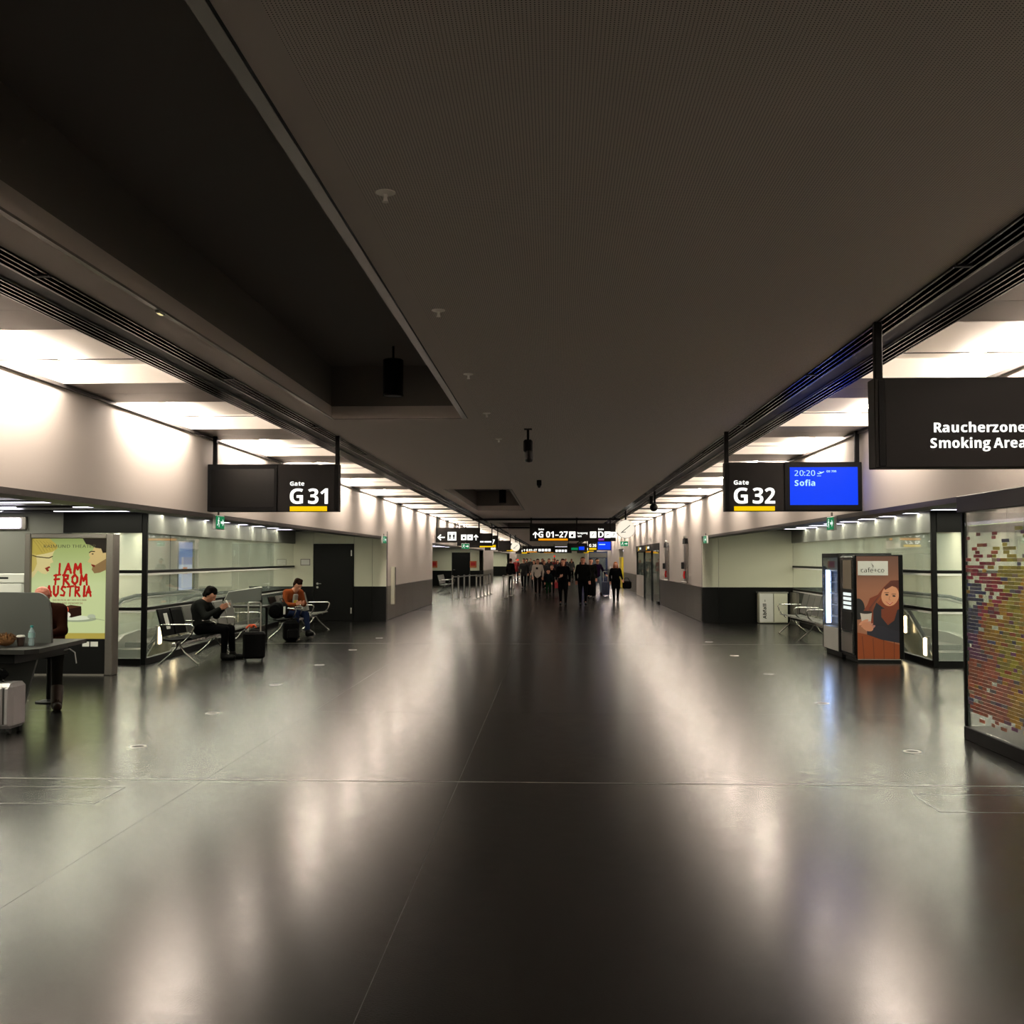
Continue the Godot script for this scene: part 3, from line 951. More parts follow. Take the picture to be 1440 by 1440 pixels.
	icon(o, "cafe_symbol", -3.27 - c.x, 2.53 - c.y, 0.21, [rect2(-0.35, 0.25, -0.4, 0.2)])
	arrow(o, -3.04 - c.x, 2.53 - c.y, 0.22, 0.0)
	# more signs beyond it on the left
	o = hanging_sign("hanging_sign", "black hanging sign just behind the toilet sign on the left", -4.6, -2.93, 2.31, 2.9, 50.0, [-2.96, -4.56])
	st = sb()
	for q in [[-0.75, -0.45], [0.2, 0.42], [0.46, 0.78]]:
		box(st, Vector3(q[0] * 0.5 + q[1] * 0.5, -0.1, 0.004), Vector3(q[1] - q[0], 0.06, 0.01))
	part(o, "pictogram", st, M.lit_white)
	o = hanging_sign("hanging_sign", "black gate sign G 27 with a yellow bar on the left", -4.6, -2.9, 2.28, 2.9, 54.5, [-2.93, -4.56])
	text(o, "G 27", -0.05, -0.14, 0.001, 0.24, M.lit_white, 0.72)
	underline(o, -0.1, 0.72, -0.29, -0.18, M.lit_yellow)
	o = hanging_sign("hanging_sign", "black hanging sign with one white square beyond gate 27 on the left", -4.6, -2.9, 2.26, 2.9, 70.0, [-2.93, -4.56])
	icon(o, "information_symbol", -0.3, -0.12, 0.3, [rect2(-0.12, 0.12, -0.6, 0.25), disc(Vector2(0, 0.55), 0.16, 8)])
	# right: gate 26 with a screen, and more signs beyond
	o = hanging_sign("hanging_sign", "black gate sign G 26 with a small blue screen far along the right wall", 2.3, 3.93, 2.3, 2.95, 75.0, [2.33, 3.9])
	text(o, "G 26", -0.72, -0.08, 0.001, 0.2, M.lit_white, 0.5)
	underline(o, -0.72, -0.22, -0.28, -0.16, M.lit_yellow)
	part(o, "screen", bx(-0.12, 0.77, -0.27, 0.28, 0.0, 0.012), M.lit_blue)
	part(o, "screen_line", bx(-0.04, 0.4, 0.06, 0.12, 0.012, 0.016), M.lit_cyan)
	var far := [[118.0, -3.6, 0.0, "overhead sign to the gates beyond the first one"], [96.0, 1.1, 2.9, "hanging sign with a green and blue face above the right side"], [128.0, -1.8, 2.0, "farthest overhead sign row with yellow bars above the crowd"]]
	for q in far:
		o = hanging_sign("hanging_sign", "black " + q[3], q[1], q[2], 2.41, 3.1, q[0], [q[1] + 0.1, q[2] - 0.1], 3.36)
		var w: float = q[2] - q[1]
		if q[0] == 96.0:
			part(o, "screen", bx(0.15, w * 0.35, -0.25, 0.05, 0.0, 0.012), M.lit_blue)
			part(o, "face_panel", bx(-w * 0.3, 0.05, -0.25, -0.05, 0.0, 0.012), M.lit_green)
		else:
			arrow(o, -w * 0.44, -0.1, 0.26, 0.0)
			text(o, "G 01\u201327", -w * 0.38, -0.2, 0.001, 0.24, M.lit_white, 1.17)
			underline(o, -w * 0.38, -w * 0.38 + 1.17, -0.32, -0.24, M.lit_orange)
			for k in 4:
				icon(o, "white_symbol", 0.1 + k * 0.36, -0.08, 0.26, [])
	for q in [[84.0, -4.5, -2.9, "first"], [90.0, -4.5, -2.9, "second"], [100.0, 2.3, 3.9, "first"], [112.0, 2.3, 3.9, "second"], [122.0, -4.5, -2.9, "third"]]:
		o = hanging_sign("hanging_sign", "%s far gate sign with a yellow bar along the %s wall, beyond the nearer ones" % [q[3], "left" if q[1] < 0 else "right"], q[1], q[2], 2.3, 2.92, q[0], [q[1] + 0.1, q[2] - 0.1])
		part(o, "pictogram", bx(-0.1, 0.5, -0.1, 0.12, 0.0, 0.012), M.lit_white)
		underline(o, -0.1, 0.5, -0.28, -0.16, M.lit_yellow)
	# green escape signs under the fascias and over the hall
	exit_sign("green running figure sign under the white fascia above the seated travellers", Vector3(XL + 0.05, 2.2, -14.45), PI / 2, 0.38, 0.19)
	exit_sign("green running figure sign at the white wall corner right of the black door", Vector3(XL + 0.05, 2.22, -28.6), PI / 2, 0.6, 0.2)
	exit_sign("green running figure sign under the fascia above the vending machines", Vector3(XR - 0.05, 2.2, -15.2), -PI / 2, 0.38, 0.19)
	exit_sign("green running figure sign at the white wall corner above the dark dado on the right", Vector3(XR - 0.05, 2.2, -27.8), -PI / 2, 0.6, 0.2)
	exit_sign("green escape sign hanging below the toilet sign on the left", Vector3(-4.12, 2.28, -49.0), 0.0, 0.36, 0.26)
	exit_sign("green escape sign below the round clock on the right", Vector3(3.65, 2.5, -56.5), 0.0, 0.42, 0.27)
	for q in [[-4.12, -49.0, 2.45], [3.65, -56.5, 2.68]]:
		single("sign_rod", "thin black rod holding the green escape sign on the %s" % ("left" if q[0] < 0 else "right"), "rod", bx(q[0] - 0.01, q[0] + 0.01, q[2], CEIL + 0.01, q[1] - 0.03, q[1] - 0.01), M.black)
	# clocks
	clock("round glowing wall clock hanging from the right ceiling rail", Vector3(2.41, 2.717, -36.5), 0.32)
	clock("small round glowing clock far along the left ceiling rail", Vector3(-2.7, 2.53, -73.0), 0.31)


func part_crossbar(d: float, label: String) -> void:
	var o := thing("ceiling_bar", label, "crossbar", Vector3(0, CEIL, -d))
	part(o, "beam", bx(-3.3, 2.6, -0.11, -0.03, -0.05, 0.05, 0.005), M.black)
	for x in [-3.0, 2.4]:
		part(o, "bracket", bx(x - 0.06, x + 0.06, -0.04, 0.01, -0.04, 0.04), M.black)


func clock(label: String, at: Vector3, r: float) -> void:
	var o := thing("clock", label, "clock", at)
	var turn := Basis(Vector3.RIGHT, PI / 2)
	part(o, "case", lathe(sb(), [Vector2(0, -0.1), Vector2(r, -0.1), Vector2(r, 0.0), Vector2(r - 0.01, 0.012), Vector2(0, 0.012)], Vector3.ZERO, 32, turn), M.label_white)
	part(o, "dial", lathe(sb(), [Vector2(0, 0.016), Vector2(r - 0.015, 0.016), Vector2(r - 0.015, 0.01)], Vector3.ZERO, 32, turn), M.lit_dial)
	part(o, "rod", bx(-0.03, 0.03, r - 0.02, CEIL - at.y, -0.08, -0.03), M.black)
	var st := sb()
	prism(st, stroke2(Vector2(0.15, 0.13) * r / 0.32, Vector2(-0.16, -0.13) * r / 0.32, 0.022), 0.018, 0.022)
	part(o, "minute_hand", st, M.black)
	st = sb()
	prism(st, stroke2(Vector2(-0.13, -0.11) * r / 0.32, Vector2(0.0, -0.10) * r / 0.32, 0.02), 0.018, 0.022)
	part(o, "hour_hand", st, M.track_grey)
	area_light(o, Vector3(0, 0, 0.03), Vector3(0, 0, 1), Vector2(r * 1.6, r * 1.6), Color(1, 1, 0.95), 1.2)


# ---------------------------------------------------------------- right wall

func build_right_wall_things() -> void:
	for q in [[32.0, 1.0, 2.15, 0.62, "nearer"], [37.4, 0.95, 2.1, 0.95, "farther"]]:
		var o := thing("telephone_panel", "%s upright steel call panel with a red handset on the right white wall" % q[4], "wall panel", Vector3(XR, 0, -q[0]), -PI / 2)
		var w: float = q[3]
		part(o, "plate", box(sb(), Vector3(0, (q[1] + q[2]) * 0.5, 0.03), Vector3(w, q[2] - q[1], 0.06), 0.01), M.steel)
		part(o, "hood", prism(sb(), [Vector2(-w * 0.5, q[2]), Vector2(w * 0.5, q[2]), Vector2(w * 0.3, q[2] + 0.16), Vector2(-w * 0.3, q[2] + 0.16)], 0.0, 0.1), M.black)
		part(o, "lamp", ball(sb(), Vector3(0, q[2] + 0.2, 0.06), 0.05, 8), M.steel_light)
		part(o, "shelf", box(sb(), Vector3(0, q[1] + 0.02, 0.09), Vector3(w, 0.03, 0.16), 0.005), M.steel_light)
		part(o, "handset", tube(sb(), [Vector3(w * 0.28, q[1] + 0.12, 0.1), Vector3(w * 0.28, q[1] + 0.2, 0.12), Vector3(w * 0.28, q[1] + 0.34, 0.1)], 0.03, 6), M.red_paint)
		part(o, "side_box", box(sb(), Vector3(-w * 0.45, q[1] + 0.5, 0.09), Vector3(0.1, 0.2, 0.1), 0.01), M.rubber)
	# the glazed entrance
	var o := thing("window_5", "black framed glass entrance in the right wall with yellow signs above", "glass entrance", Vector3(XR, 0, 0), 0.0, "", "structure")
	part(o, "header", bx(-0.02, 0.24, 2.04, 2.306, -51.8, -40.35), M.black)
	for d in [40.45, 43.9, 47.6, 51.7]:
		part(o, "post", bx(0.0, 0.1, 0, 2.04, -d - 0.06, -d + 0.06, 0.01), M.black)
	for q in [[40.52, 43.83], [43.97, 47.53], [47.67, 51.63]]:
		part(o, "pane", bx(0.04, 0.06, 0.02, 2.04, -q[1], -q[0]), M.pane_grey)
	part(o, "foot", bx(-0.06, 0.12, 0, 0.1, -41.1, -40.35, 0.01), M.black)
	part(o, "back_wall", bx(1.6, 1.7, 0, 2.5, -51.8, -40.35), M.cream_panel)
	part(o, "side_wall", bx(0.1, 1.6, 0, 2.5, -51.8, -51.7), M.cream_panel)
	part(o, "white_front", bx(-0.01, 0.0, 0, 0.95, -51.7, -47.7), M.plaster)
	for q in [[45.2, "nearer"], [49.4, "farther"]]:
		var g := thing("entrance_sign", "%s yellow figure sign with white lettering on the black band of the glass entrance" % q[1], "sign", Vector3(XR - 0.02, 2.17, -q[0]), -PI / 2)
		part(g, "face", box(sb(), Vector3(0, 0, 0.005), Vector3(1.9, 0.2, 0.01)), M.black)
		var st := sb()
		prism(st, [Vector2(-0.25, -0.09), Vector2(0.25, -0.09), Vector2(0.08, 0.04), Vector2(-0.08, 0.04)], 0.01, 0.014, Transform3D(Basis(), Vector3(-0.55, 0, 0)))
		prism(st, disc(Vector2(-0.55, 0.055), 0.05, 10), 0.01, 0.014)
		part(g, "yellow_figure", st, M.lit_yellow)
		part(g, "white_line", bx(-0.1, 0.8, -0.04, 0.05, 0.01, 0.014), M.lit_soft)
	area_light(o, Vector3(0.9, 2.45, -46), Vector3(0, -1, 0), Vector2(0.2, 8), Color(1, 1, 0.95), 4.0)
	# farther along the right side
	single("column_panel", "bright yellow wall panel beyond the glass entrance on the right", "wall panel", bx(3.86, 3.98, 0.02, 1.8, -64.6, -62.2, 0.01), M.yellow_paint)
	var sh := thing("shop_front", "dark blue shop front with a glass window far along the right side", "shop front", Vector3(3.93, 0, -80.2))
	part(sh, "frame", bx(-1.4, 0.0, 0, 2.25, -0.3, 0.0, 0.01), M.blue_paint)
	part(sh, "window_pane", bx(-1.25, -0.15, 0.3, 1.75, -0.0, 0.02), M.pane_grey)
	part(sh, "name_board", bx(-1.35, -0.05, 1.8, 2.15, 0.0, 0.03, 0.005), M.panel_grey)


# ---------------------------------------------------------------- the smoking cabin with the mosaic film

func build_smoking_cabin() -> void:
	var o := thing("smoking_cabin", "glass smoking cabin with colourful mosaic film at the right edge", "cabin", Vector3(3.9, 0, -10.36))
	var L := 5.6
	part(o, "base", bx(-0.03, 2.6, 0, 0.12, 0.0, L, 0.006), M.black)
	part(o, "header", bx(-0.04, 2.6, 2.14, 2.30, -0.06, L, 0.006), M.track_grey)
	part(o, "corner_post", bx(-0.02, 0.03, 0.12, 2.14, -0.01, 0.03, 0.004), M.black)
	part(o, "pane", bx(0.0, 0.012, 0.12, 2.14, 0.035, 0.98), M.pane)
	part(o, "pane", bx(0.0, 0.012, 0.12, 2.14, 0.99, 2.4), M.pane)
	part(o, "pane", bx(0.0, 0.012, 0.12, 2.14, 2.41, L - 0.01), M.pane)
	part(o, "end_pane", bx(0.02, 2.6, 0.12, 2.14, 0.0, 0.012), M.pane_grey)
	part(o, "back_wall", bx(2.55, 2.6, 0.12, 2.14, 0.0, L), M.cream_panel)
	part(o, "front_end", bx(0.02, 2.6, 0.12, 2.14, L - 0.02, L), M.pane_grey)
	part(o, "strip_lamp", bx(1.0, 1.08, 2.10, 2.135, 0.4, 3.4, 0.01), M.lamp_cool)
	area_light(o, Vector3(1.04, 2.095, 1.9), Vector3(0, -1, 0), Vector2(0.08, 3.0), Color(0.85, 1.0, 0.6), 12.0)
	# the film: rows of little coloured tiles on the inner face of the pane, with bare glass between them
	var rng := RandomNumberGenerator.new()
	rng.seed = 77
	var st := sb()
	var n := FastNoiseLite.new()
	n.seed = 3
	n.frequency = 0.9
	var red := Color(0.50, 0.10, 0.14)
	var crimson := Color(0.55, 0.10, 0.24)
	var navy := Color(0.12, 0.16, 0.36)
	var plum := Color(0.34, 0.16, 0.34)
	var rust := Color(0.60, 0.27, 0.17)
	var rose := Color(0.60, 0.32, 0.26)
	var gold := Color(0.66, 0.50, 0.13)
	var olive := Color(0.58, 0.56, 0.18)
	var leaf := Color(0.45, 0.56, 0.20)
	var odd := [navy, plum, rust, Color(0.55, 0.50, 0.42), Color(0.30, 0.30, 0.34), gold]
	var rows := 58
	for r in rows:
		var y := 0.17 + r * 0.0335
		var z := 0.05 + rng.randf() * 0.05
		while z < L - 0.15:
			var w := rng.randf_range(0.07, 0.15)
			var v := float(r) / rows
			# the colours run from blue, plum and red at the far end to gold, olive and green nearer by
			var full := 1.0 - clampf((v - 0.72) / 0.2, 0.0, 1.0)
			full *= clampf((v + 0.02) / 0.1, 0.25, 1.0)
			if v > 0.55 and v < 0.78 and z < 0.7:
				full *= 0.75
			if rng.randf() < full * 0.97:
				var h := z + n.get_noise_2d(z * 1.5, v * 3.0) * 0.45 + (v - 0.5) * 0.25
				var col: Color
				if h < 0.30:
					col = navy if v > 0.42 and v < 0.68 else (red if v >= 0.68 else (plum if v > 0.3 else rust))
				elif h < 0.55:
					col = crimson if v > 0.5 else (rust if v > 0.25 else rose)
				elif h < 0.8:
					col = (red if v > 0.6 else gold) if v > 0.35 else rose
				elif h < 1.15:
					col = olive if v > 0.25 else gold
				elif h < 1.7:
					col = gold if v < 0.7 else olive
				else:
					col = leaf if int(h * 1.3) % 2 == 0 else gold
				if rng.randf() < 0.16:
					col = odd[rng.randi() % odd.size()]
				col = col.lerp(Color(0.55, 0.47, 0.36), rng.randf() * 0.3) * rng.randf_range(0.85, 1.2)
				st.set_color(Color(col.r, col.g, col.b, 1))
				bxa(st, -0.0035, -0.0005, y, y + 0.0295, z, z + w - 0.005)
			z += w
	var mm := mat("film", Color(1, 1, 1), 0.35)
	mm.vertex_color_use_as_albedo = true
	mm.vertex_color_is_srgb = true
	mm.backlight_enabled = true
	mm.backlight = Color(0.5, 0.5, 0.5)
	var film := part(o, "mosaic_film", st, mm)
	film.set_meta("kind", "stuff")


# ---------------------------------------------------------------- the lit poster on the left

func word_strokes(im: Image, said: String, x: float, y: float, h: float, adv: float, w: float, col: Color, rng: RandomNumberGenerator) -> void:
	# brush capitals, each a few strokes in a unit cell (y down)
	var g := {
		"I": [[0.5, 0, 0.42, 1]], "A": [[0.05, 1, 0.5, 0], [0.5, 0, 0.85, 1], [0.2, 0.62, 0.8, 0.6]], "M": [[0.05, 1, 0.2, 0.05], [0.2, 0.05, 0.5, 0.6], [0.5, 0.6, 0.85, 0.0], [0.85, 0.0, 0.95, 1]],
		"F": [[0.3, 0.02, 0.22, 1], [0.05, 0.08, 0.9, 0.0], [0.1, 0.5, 0.75, 0.45]], "R": [[0.2, 0, 0.15, 1], [0.1, 0.05, 0.75, 0.1], [0.75, 0.1, 0.72, 0.42], [0.72, 0.42, 0.2, 0.52], [0.3, 0.52, 0.9, 1]],
		"O": [[0.5, 0.02, 0.15, 0.3], [0.15, 0.3, 0.15, 0.72], [0.15, 0.72, 0.5, 0.98], [0.5, 0.98, 0.85, 0.7], [0.85, 0.7, 0.85, 0.3], [0.85, 0.3, 0.5, 0.02]],
		"U": [[0.12, 0, 0.12, 0.75], [0.12, 0.75, 0.45, 0.98], [0.45, 0.98, 0.8, 0.72], [0.8, 0.72, 0.85, 0.0]], "S": [[0.85, 0.1, 0.4, 0.02], [0.4, 0.02, 0.2, 0.3], [0.2, 0.3, 0.75, 0.62], [0.75, 0.62, 0.6, 0.95], [0.6, 0.95, 0.1, 0.9]],
		"T": [[0.0, 0.08, 1.0, 0.0], [0.5, 0.05, 0.42, 1]],
	}
	for ch in said:
		if g.has(ch):
			for s in g[ch]:
				istroke(im, [Vector2(x + s[0] * adv * 0.82, y + s[1] * h + rng.randf_range(-1, 1)), Vector2(x + s[2] * adv * 0.82, y + s[3] * h + rng.randf_range(-1, 1))], w * rng.randf_range(0.8, 1.2), col)
		x += adv * (0.6 if ch == "I" else 1.0)

func theatre_poster() -> Image:
	var W := 440
	var H := 590
	var im := Image.create(W, H, false, Image.FORMAT_RGB8)
	for y in H:
		var t := float(y) / H
		im.fill_rect(Rect2i(0, y, W, 1), Color(0.60, 0.66, 0.38).lerp(Color(0.80, 0.85, 0.62), clampf(t * 2.2, 0, 1)))
	im.fill_rect(Rect2i(0, int(H * 0.945), W, H), Color(0.72, 0.65, 0.30))
	var skin := Color(0.86, 0.80, 0.56)
	# a fair woman in profile on the left, looking right
	ipoly(im, [Vector2(0, 20), Vector2(60, 0), Vector2(120, 20), Vector2(140, 60), Vector2(125, 90), Vector2(118, 118), Vector2(128, 140), Vector2(108, 150), Vector2(112, 166), Vector2(102, 178), Vector2(104, 196), Vector2(84, 212), Vector2(60, 206), Vector2(36, 190), Vector2(10, 230), Vector2(0, 232)], skin)
	ipoly(im, [Vector2(0, 0), Vector2(100, 0), Vector2(150, 40), Vector2(150, 60), Vector2(120, 80), Vector2(70, 92), Vector2(20, 100), Vector2(0, 96)], Color(0.74, 0.66, 0.30))
	ipoly(im, [Vector2(0, 90), Vector2(24, 92), Vector2(30, 150), Vector2(14, 190), Vector2(0, 200)], Color(0.78, 0.70, 0.38))
	for k in 6:
		istroke(im, [Vector2(4 + k * 20, 8 + k * 3), Vector2(30 + k * 20, 40), Vector2(60 + k * 16, 84 - k * 4)], 3, Color(0.62, 0.54, 0.24))
	istroke(im, [Vector2(2, 100), Vector2(26, 108), Vector2(100, 116), Vector2(122, 106)], 5, Color(0.22, 0.17, 0.10))
	ipoly(im, [Vector2(78, 176), Vector2(104, 164), Vector2(110, 172), Vector2(96, 180), Vector2(104, 190), Vector2(92, 196)], Color(0.55, 0.18, 0.12))
	# a dark haired man in profile on the right, looking left
	var dark := Color(0.13, 0.10, 0.07)
	ipoly(im, [Vector2(440, 40), Vector2(372, 46), Vector2(360, 70), Vector2(342, 82), Vector2(338, 100), Vector2(346, 112), Vector2(330, 140), Vector2(352, 146), Vector2(350, 160), Vector2(360, 168), Vector2(356, 182), Vector2(372, 204), Vector2(404, 200), Vector2(440, 186)], Color(0.82, 0.72, 0.48))
	ipoly(im, [Vector2(360, 168), Vector2(390, 150), Vector2(440, 120), Vector2(440, 186), Vector2(404, 202), Vector2(372, 206), Vector2(356, 184)], Color(0.56, 0.44, 0.28))
	ipoly(im, [Vector2(300, 0), Vector2(440, 0), Vector2(440, 84), Vector2(420, 86), Vector2(410, 60), Vector2(376, 56), Vector2(340, 36), Vector2(320, 34)], dark)
	istroke(im, [Vector2(340, 84), Vector2(352, 76), Vector2(372, 78)], 5, dark)
	iellipse(im, Vector2(360, 92), 6, 3, dark)
	ipoly(im, [Vector2(352, 152), Vector2(376, 158), Vector2(372, 170), Vector2(358, 164)], Color(0.45, 0.12, 0.08))
	# cake on a plate
	iellipse(im, Vector2(270, 474), 120, 18, Color(0.62, 0.66, 0.54))
	iellipse(im, Vector2(258, 468), 100, 14, Color(0.88, 0.90, 0.78))
	ipoly(im, [Vector2(162, 410), Vector2(236, 392), Vector2(298, 400), Vector2(300, 452), Vector2(240, 466), Vector2(166, 450)], Color(0.16, 0.07, 0.04))
	ipoly(im, [Vector2(162, 410), Vector2(236, 392), Vector2(298, 400), Vector2(236, 414)], Color(0.30, 0.18, 0.11))
	iellipse(im, Vector2(200, 450), 36, 20, Color(0.93, 0.90, 0.82))
	iellipse(im, Vector2(200, 422), 24, 18, Color(0.85, 0.32, 0.20))
	iellipse(im, Vector2(210, 412), 12, 10, Color(0.92, 0.45, 0.32))
	iellipse(im, Vector2(360, 460), 24, 14, Color(0.72, 0.75, 0.64))
	istroke(im, [Vector2(350, 468), Vector2(436, 482)], 3, Color(0.6, 0.64, 0.5))
	soften(im)
	var rng := RandomNumberGenerator.new()
	rng.seed = 5
	var red := Color(0.72, 0.10, 0.07)
	word_strokes(im, "I", 150, 150, 56, 40, 13, red, rng)
	word_strokes(im, "AM", 194, 150, 54, 56, 13, red, rng)
	word_strokes(im, "FROM", 132, 214, 58, 52, 13, red, rng)
	word_strokes(im, "AUSTRIA", 88, 282, 58, 42, 12, red, rng)
	return im

func build_light_box() -> void:
	var o := thing("poster_light_box", "free standing lit theatre poster in a grey frame in front of the left escalator", "lit poster", Vector3(-7.135, 0, -15.4))
	var st := sb()
	bxa(st, -0.665, -0.575, 0, 2.075, -0.24, 0.0, 0.012)
	bxa(st, 0.555, 0.665, 0, 2.075, -0.24, 0.0, 0.012)
	bxa(st, -0.575, 0.555, 2.0, 2.075, -0.24, 0.0, 0.012)
	part(o, "frame", st, M.steel)
	part(o, "lower_panel", bx(-0.575, 0.555, 0.02, 0.53, -0.22, -0.02, 0.006), M.black)
	part(o, "back", bx(-0.575, 0.555, 0.53, 2.0, -0.23, -0.06), M.black)
	part(o, "foot_rail", bx(-0.575, 0.555, 0.0, 0.02, -0.2, 0.0), M.trim_metal)
	var im := theatre_poster()
	var m := mat("poster_print", Color(0.35, 0.35, 0.35), 0.3, 0.0, 0.3)
	m.albedo_texture = ImageTexture.create_from_image(im)
	m.emission_enabled = true
	m.emission = Color.BLACK
	m.emission_texture = m.albedo_texture
	m.emission_energy_multiplier = 0.74
	m.uv1_scale = Vector3(1, 1, 1)
	st = sb()
	uv_quad(st, Vector3(-0.575, 0.53, -0.055), Vector3(0.535, 0.53, -0.055), Vector3(0.535, 2.003, -0.055), Vector3(-0.575, 2.003, -0.055))
	var ps := part(o, "poster", st, m)
	var ink := mat("poster_ink", Color(0.25, 0.25, 0.15), 0.7)
	text(ps, "RAIMUND THEATER", -0.4, 1.865, -0.056, 0.045, ink, 0.78, false)
	var brown := mat("poster_brown", Color(0.45, 0.15, 0.08), 0.7)
	text(ps, "DAS MUSICAL MIT DEN HITS VON", -0.25, 1.085, -0.056, 0.022, brown, 0.5, false)
	text(ps, "RAINHARD FENDRICH", -0.25, 1.035, -0.056, 0.028, brown, 0.44, false)
	for k in 2:
		part(o, "sticker", bx(0.22 + k * 0.12, 0.32 + k * 0.13, 0.42, 0.49, -0.021, -0.017), M.label_white)
	area_light(o, Vector3(-0.02, 1.26, -0.03), Vector3(0, 0, 1), Vector2(1.05, 1.4), Color(0.80, 0.86, 0.58), 0.35)
	# the glass case behind: pale boxes and a bright lamp at the far left
	var b := thing("parcel_box", "pale lilac box with a dark label behind the work table, topmost", "box", Vector3(-8.47, 0, -16.2))
	part(b, "stand", bx(-0.35, 0.30, 0.0, 1.12, -0.5, 0.0, 0.01), M.panel_grey)
	part(b, "lower_tray", bx(-0.34, 0.24, 1.12, 1.32, -0.45, 0.03, 0.01), M.label_white)
	part(b, "upper_tray", bx(-0.34, 0.27, 1.33, 1.47, -0.45, 0.0, 0.01), M.label_white)
	part(b, "dark_label", bx(-0.2, 0.02, 1.39, 1.42, 0.0, 0.004), M.rubber)
	var l := thing("wall_light", "bright white lamp box high on the wall at the left edge", "wall lamp", Vector3(-9.12, 2.28, -16.95))
	part(l, "housing", box(sb(), Vector3(0, 0, -0.02), Vector3(1.1, 0.22, 0.06), 0.01), M.steel)
	part(l, "diffuser", box(sb(), Vector3(-0.02, 0, 0.03), Vector3(1.0, 0.17, 0.05), 0.02), M.lamp_cool)
	area_light(l, Vector3(-0.02, 0, 0.06), Vector3(0, 0, 1), Vector2(1.1, 0.17), Color(0.97, 0.96, 1), 6.0)
	# a lit advertisement behind the glass
	var ad := thing("lit_advertisement", "tall lit blue and white advertisement seen through the escalator glass on the left", "lit poster", Vector3(-9.9, 0, -28.3))
	part(ad, "case", bx(-0.24, 0.2, 0.0, 2.2, -0.12, 0.0, 0.01), M.black)
	part(ad, "blue_field", bx(-0.19, 0.17, 1.55, 2.15, 0.0, 0.008), glow("ad_blue", Color(0.22, 0.42, 0.75), 0.75))
	part(ad, "white_field", bx(-0.19, 0.17, 0.85, 1.55, 0.0, 0.008), glow("ad_white", Color(0.75, 0.82, 0.92), 0.75))
	part(ad, "red_field", bx(-0.08, 0.04, 1.3, 1.48, 0.008, 0.012), M.red_paint)


# ---------------------------------------------------------------- vending machines

func coffee_poster() -> Image:
	var W := 260
	var H := 640
	var im := Image.create(W, H, false, Image.FORMAT_RGB8)
	for y in H:
		var t := float(y) / H
		im.fill_rect(Rect2i(0, y, W, 1), Color(0.36, 0.22, 0.17).lerp(Color(0.62, 0.40, 0.30), clampf(t * 3.0, 0, 1)))
	iellipse(im, Vector2(8, 330), 40, 66, Color(0.08, 0.06, 0.08))
	# long red-brown hair, face, dark coat
	ipoly(im, [Vector2(260, 150), Vector2(210, 152), Vector2(170, 190), Vector2(130, 240), Vector2(80, 262), Vector2(66, 300), Vector2(40, 340), Vector2(26, 410), Vector2(80, 440), Vector2(150, 500), Vector2(260, 520)], Color(0.50, 0.20, 0.08))
	for k in 9:
		istroke(im, [Vector2(190 - k * 8, 190 + k * 9), Vector2(150 - k * 9, 260 + k * 8), Vector2(90 - k * 3, 330 + k * 8)], 4, Color(0.62 - k * 0.03, 0.32 - k * 0.02, 0.13))
	iellipse(im, Vector2(206, 246), 54, 66, Color(0.86, 0.60, 0.46), 0.25)
	ipoly(im, [Vector2(260, 150), Vector2(214, 152), Vector2(168, 196), Vector2(176, 210), Vector2(220, 186), Vector2(260, 200)], Color(0.36, 0.13, 0.06))
	for e in [Vector2(186, 240), Vector2(230, 248)]:
		iellipse(im, e, 10, 5, Color(0.18, 0.10, 0.08), 0.15)
		istroke(im, [e + Vector2(-14, -12), e + Vector2(12, -12)], 3, Color(0.30, 0.14, 0.08))
	istroke(im, [Vector2(204, 250), Vector2(198, 270), Vector2(208, 274)], 3, Color(0.70, 0.44, 0.34))
	ipoly(im, [Vector2(176, 282), Vector2(200, 292), Vector2(226, 286), Vector2(204, 304)], Color(0.75, 0.25, 0.22))
	ipoly(im, [Vector2(184, 286), Vector2(202, 293), Vector2(218, 288), Vector2(204, 297)], Color(0.95, 0.90, 0.86))
	ipoly(im, [Vector2(120, 290), Vector2(160, 320), Vector2(220, 350), Vector2(260, 330), Vector2(260, 520), Vector2(140, 500), Vector2(100, 430), Vector2(100, 340)], Color(0.09, 0.08, 0.14))
	ipoly(im, [Vector2(150, 330), Vector2(210, 320), Vector2(260, 300), Vector2(230, 400), Vector2(190, 430), Vector2(150, 380)], Color(0.48, 0.20, 0.09))
	ipoly(im, [Vector2(60, 460), Vector2(140, 430), Vector2(260, 470), Vector2(260, 540), Vector2(150, 520), Vector2(60, 500)], Color(0.12, 0.11, 0.18))
	# cup and hands
	ipoly(im, [Vector2(18, 352), Vector2(92, 352), Vector2(84, 420), Vector2(30, 420)], Color(0.80, 0.76, 0.72))
	iellipse(im, Vector2(55, 350), 39, 9, Color(0.12, 0.09, 0.08))
	for k in 4:
		iellipse(im, Vector2(40 + k * 14, 412 + k * 12), 34, 11, Color(0.84 - k * 0.04, 0.58 - k * 0.03, 0.46), -0.5)
	iellipse(im, Vector2(62, 440), 40, 24, Color(0.80, 0.54, 0.42), 0.5)
	# sofa back
	ipoly(im, [Vector2(0, 476), Vector2(60, 488), Vector2(150, 520), Vector2(260, 552), Vector2(260, 640), Vector2(0, 640)], Color(0.56, 0.25, 0.06))
	for k in 4:
		istroke(im, [Vector2(30 + k * 66, 500 + k * 12), Vector2(40 + k * 62, 640)], 5, Color(0.42, 0.17, 0.04))
	soften(im)
	return im

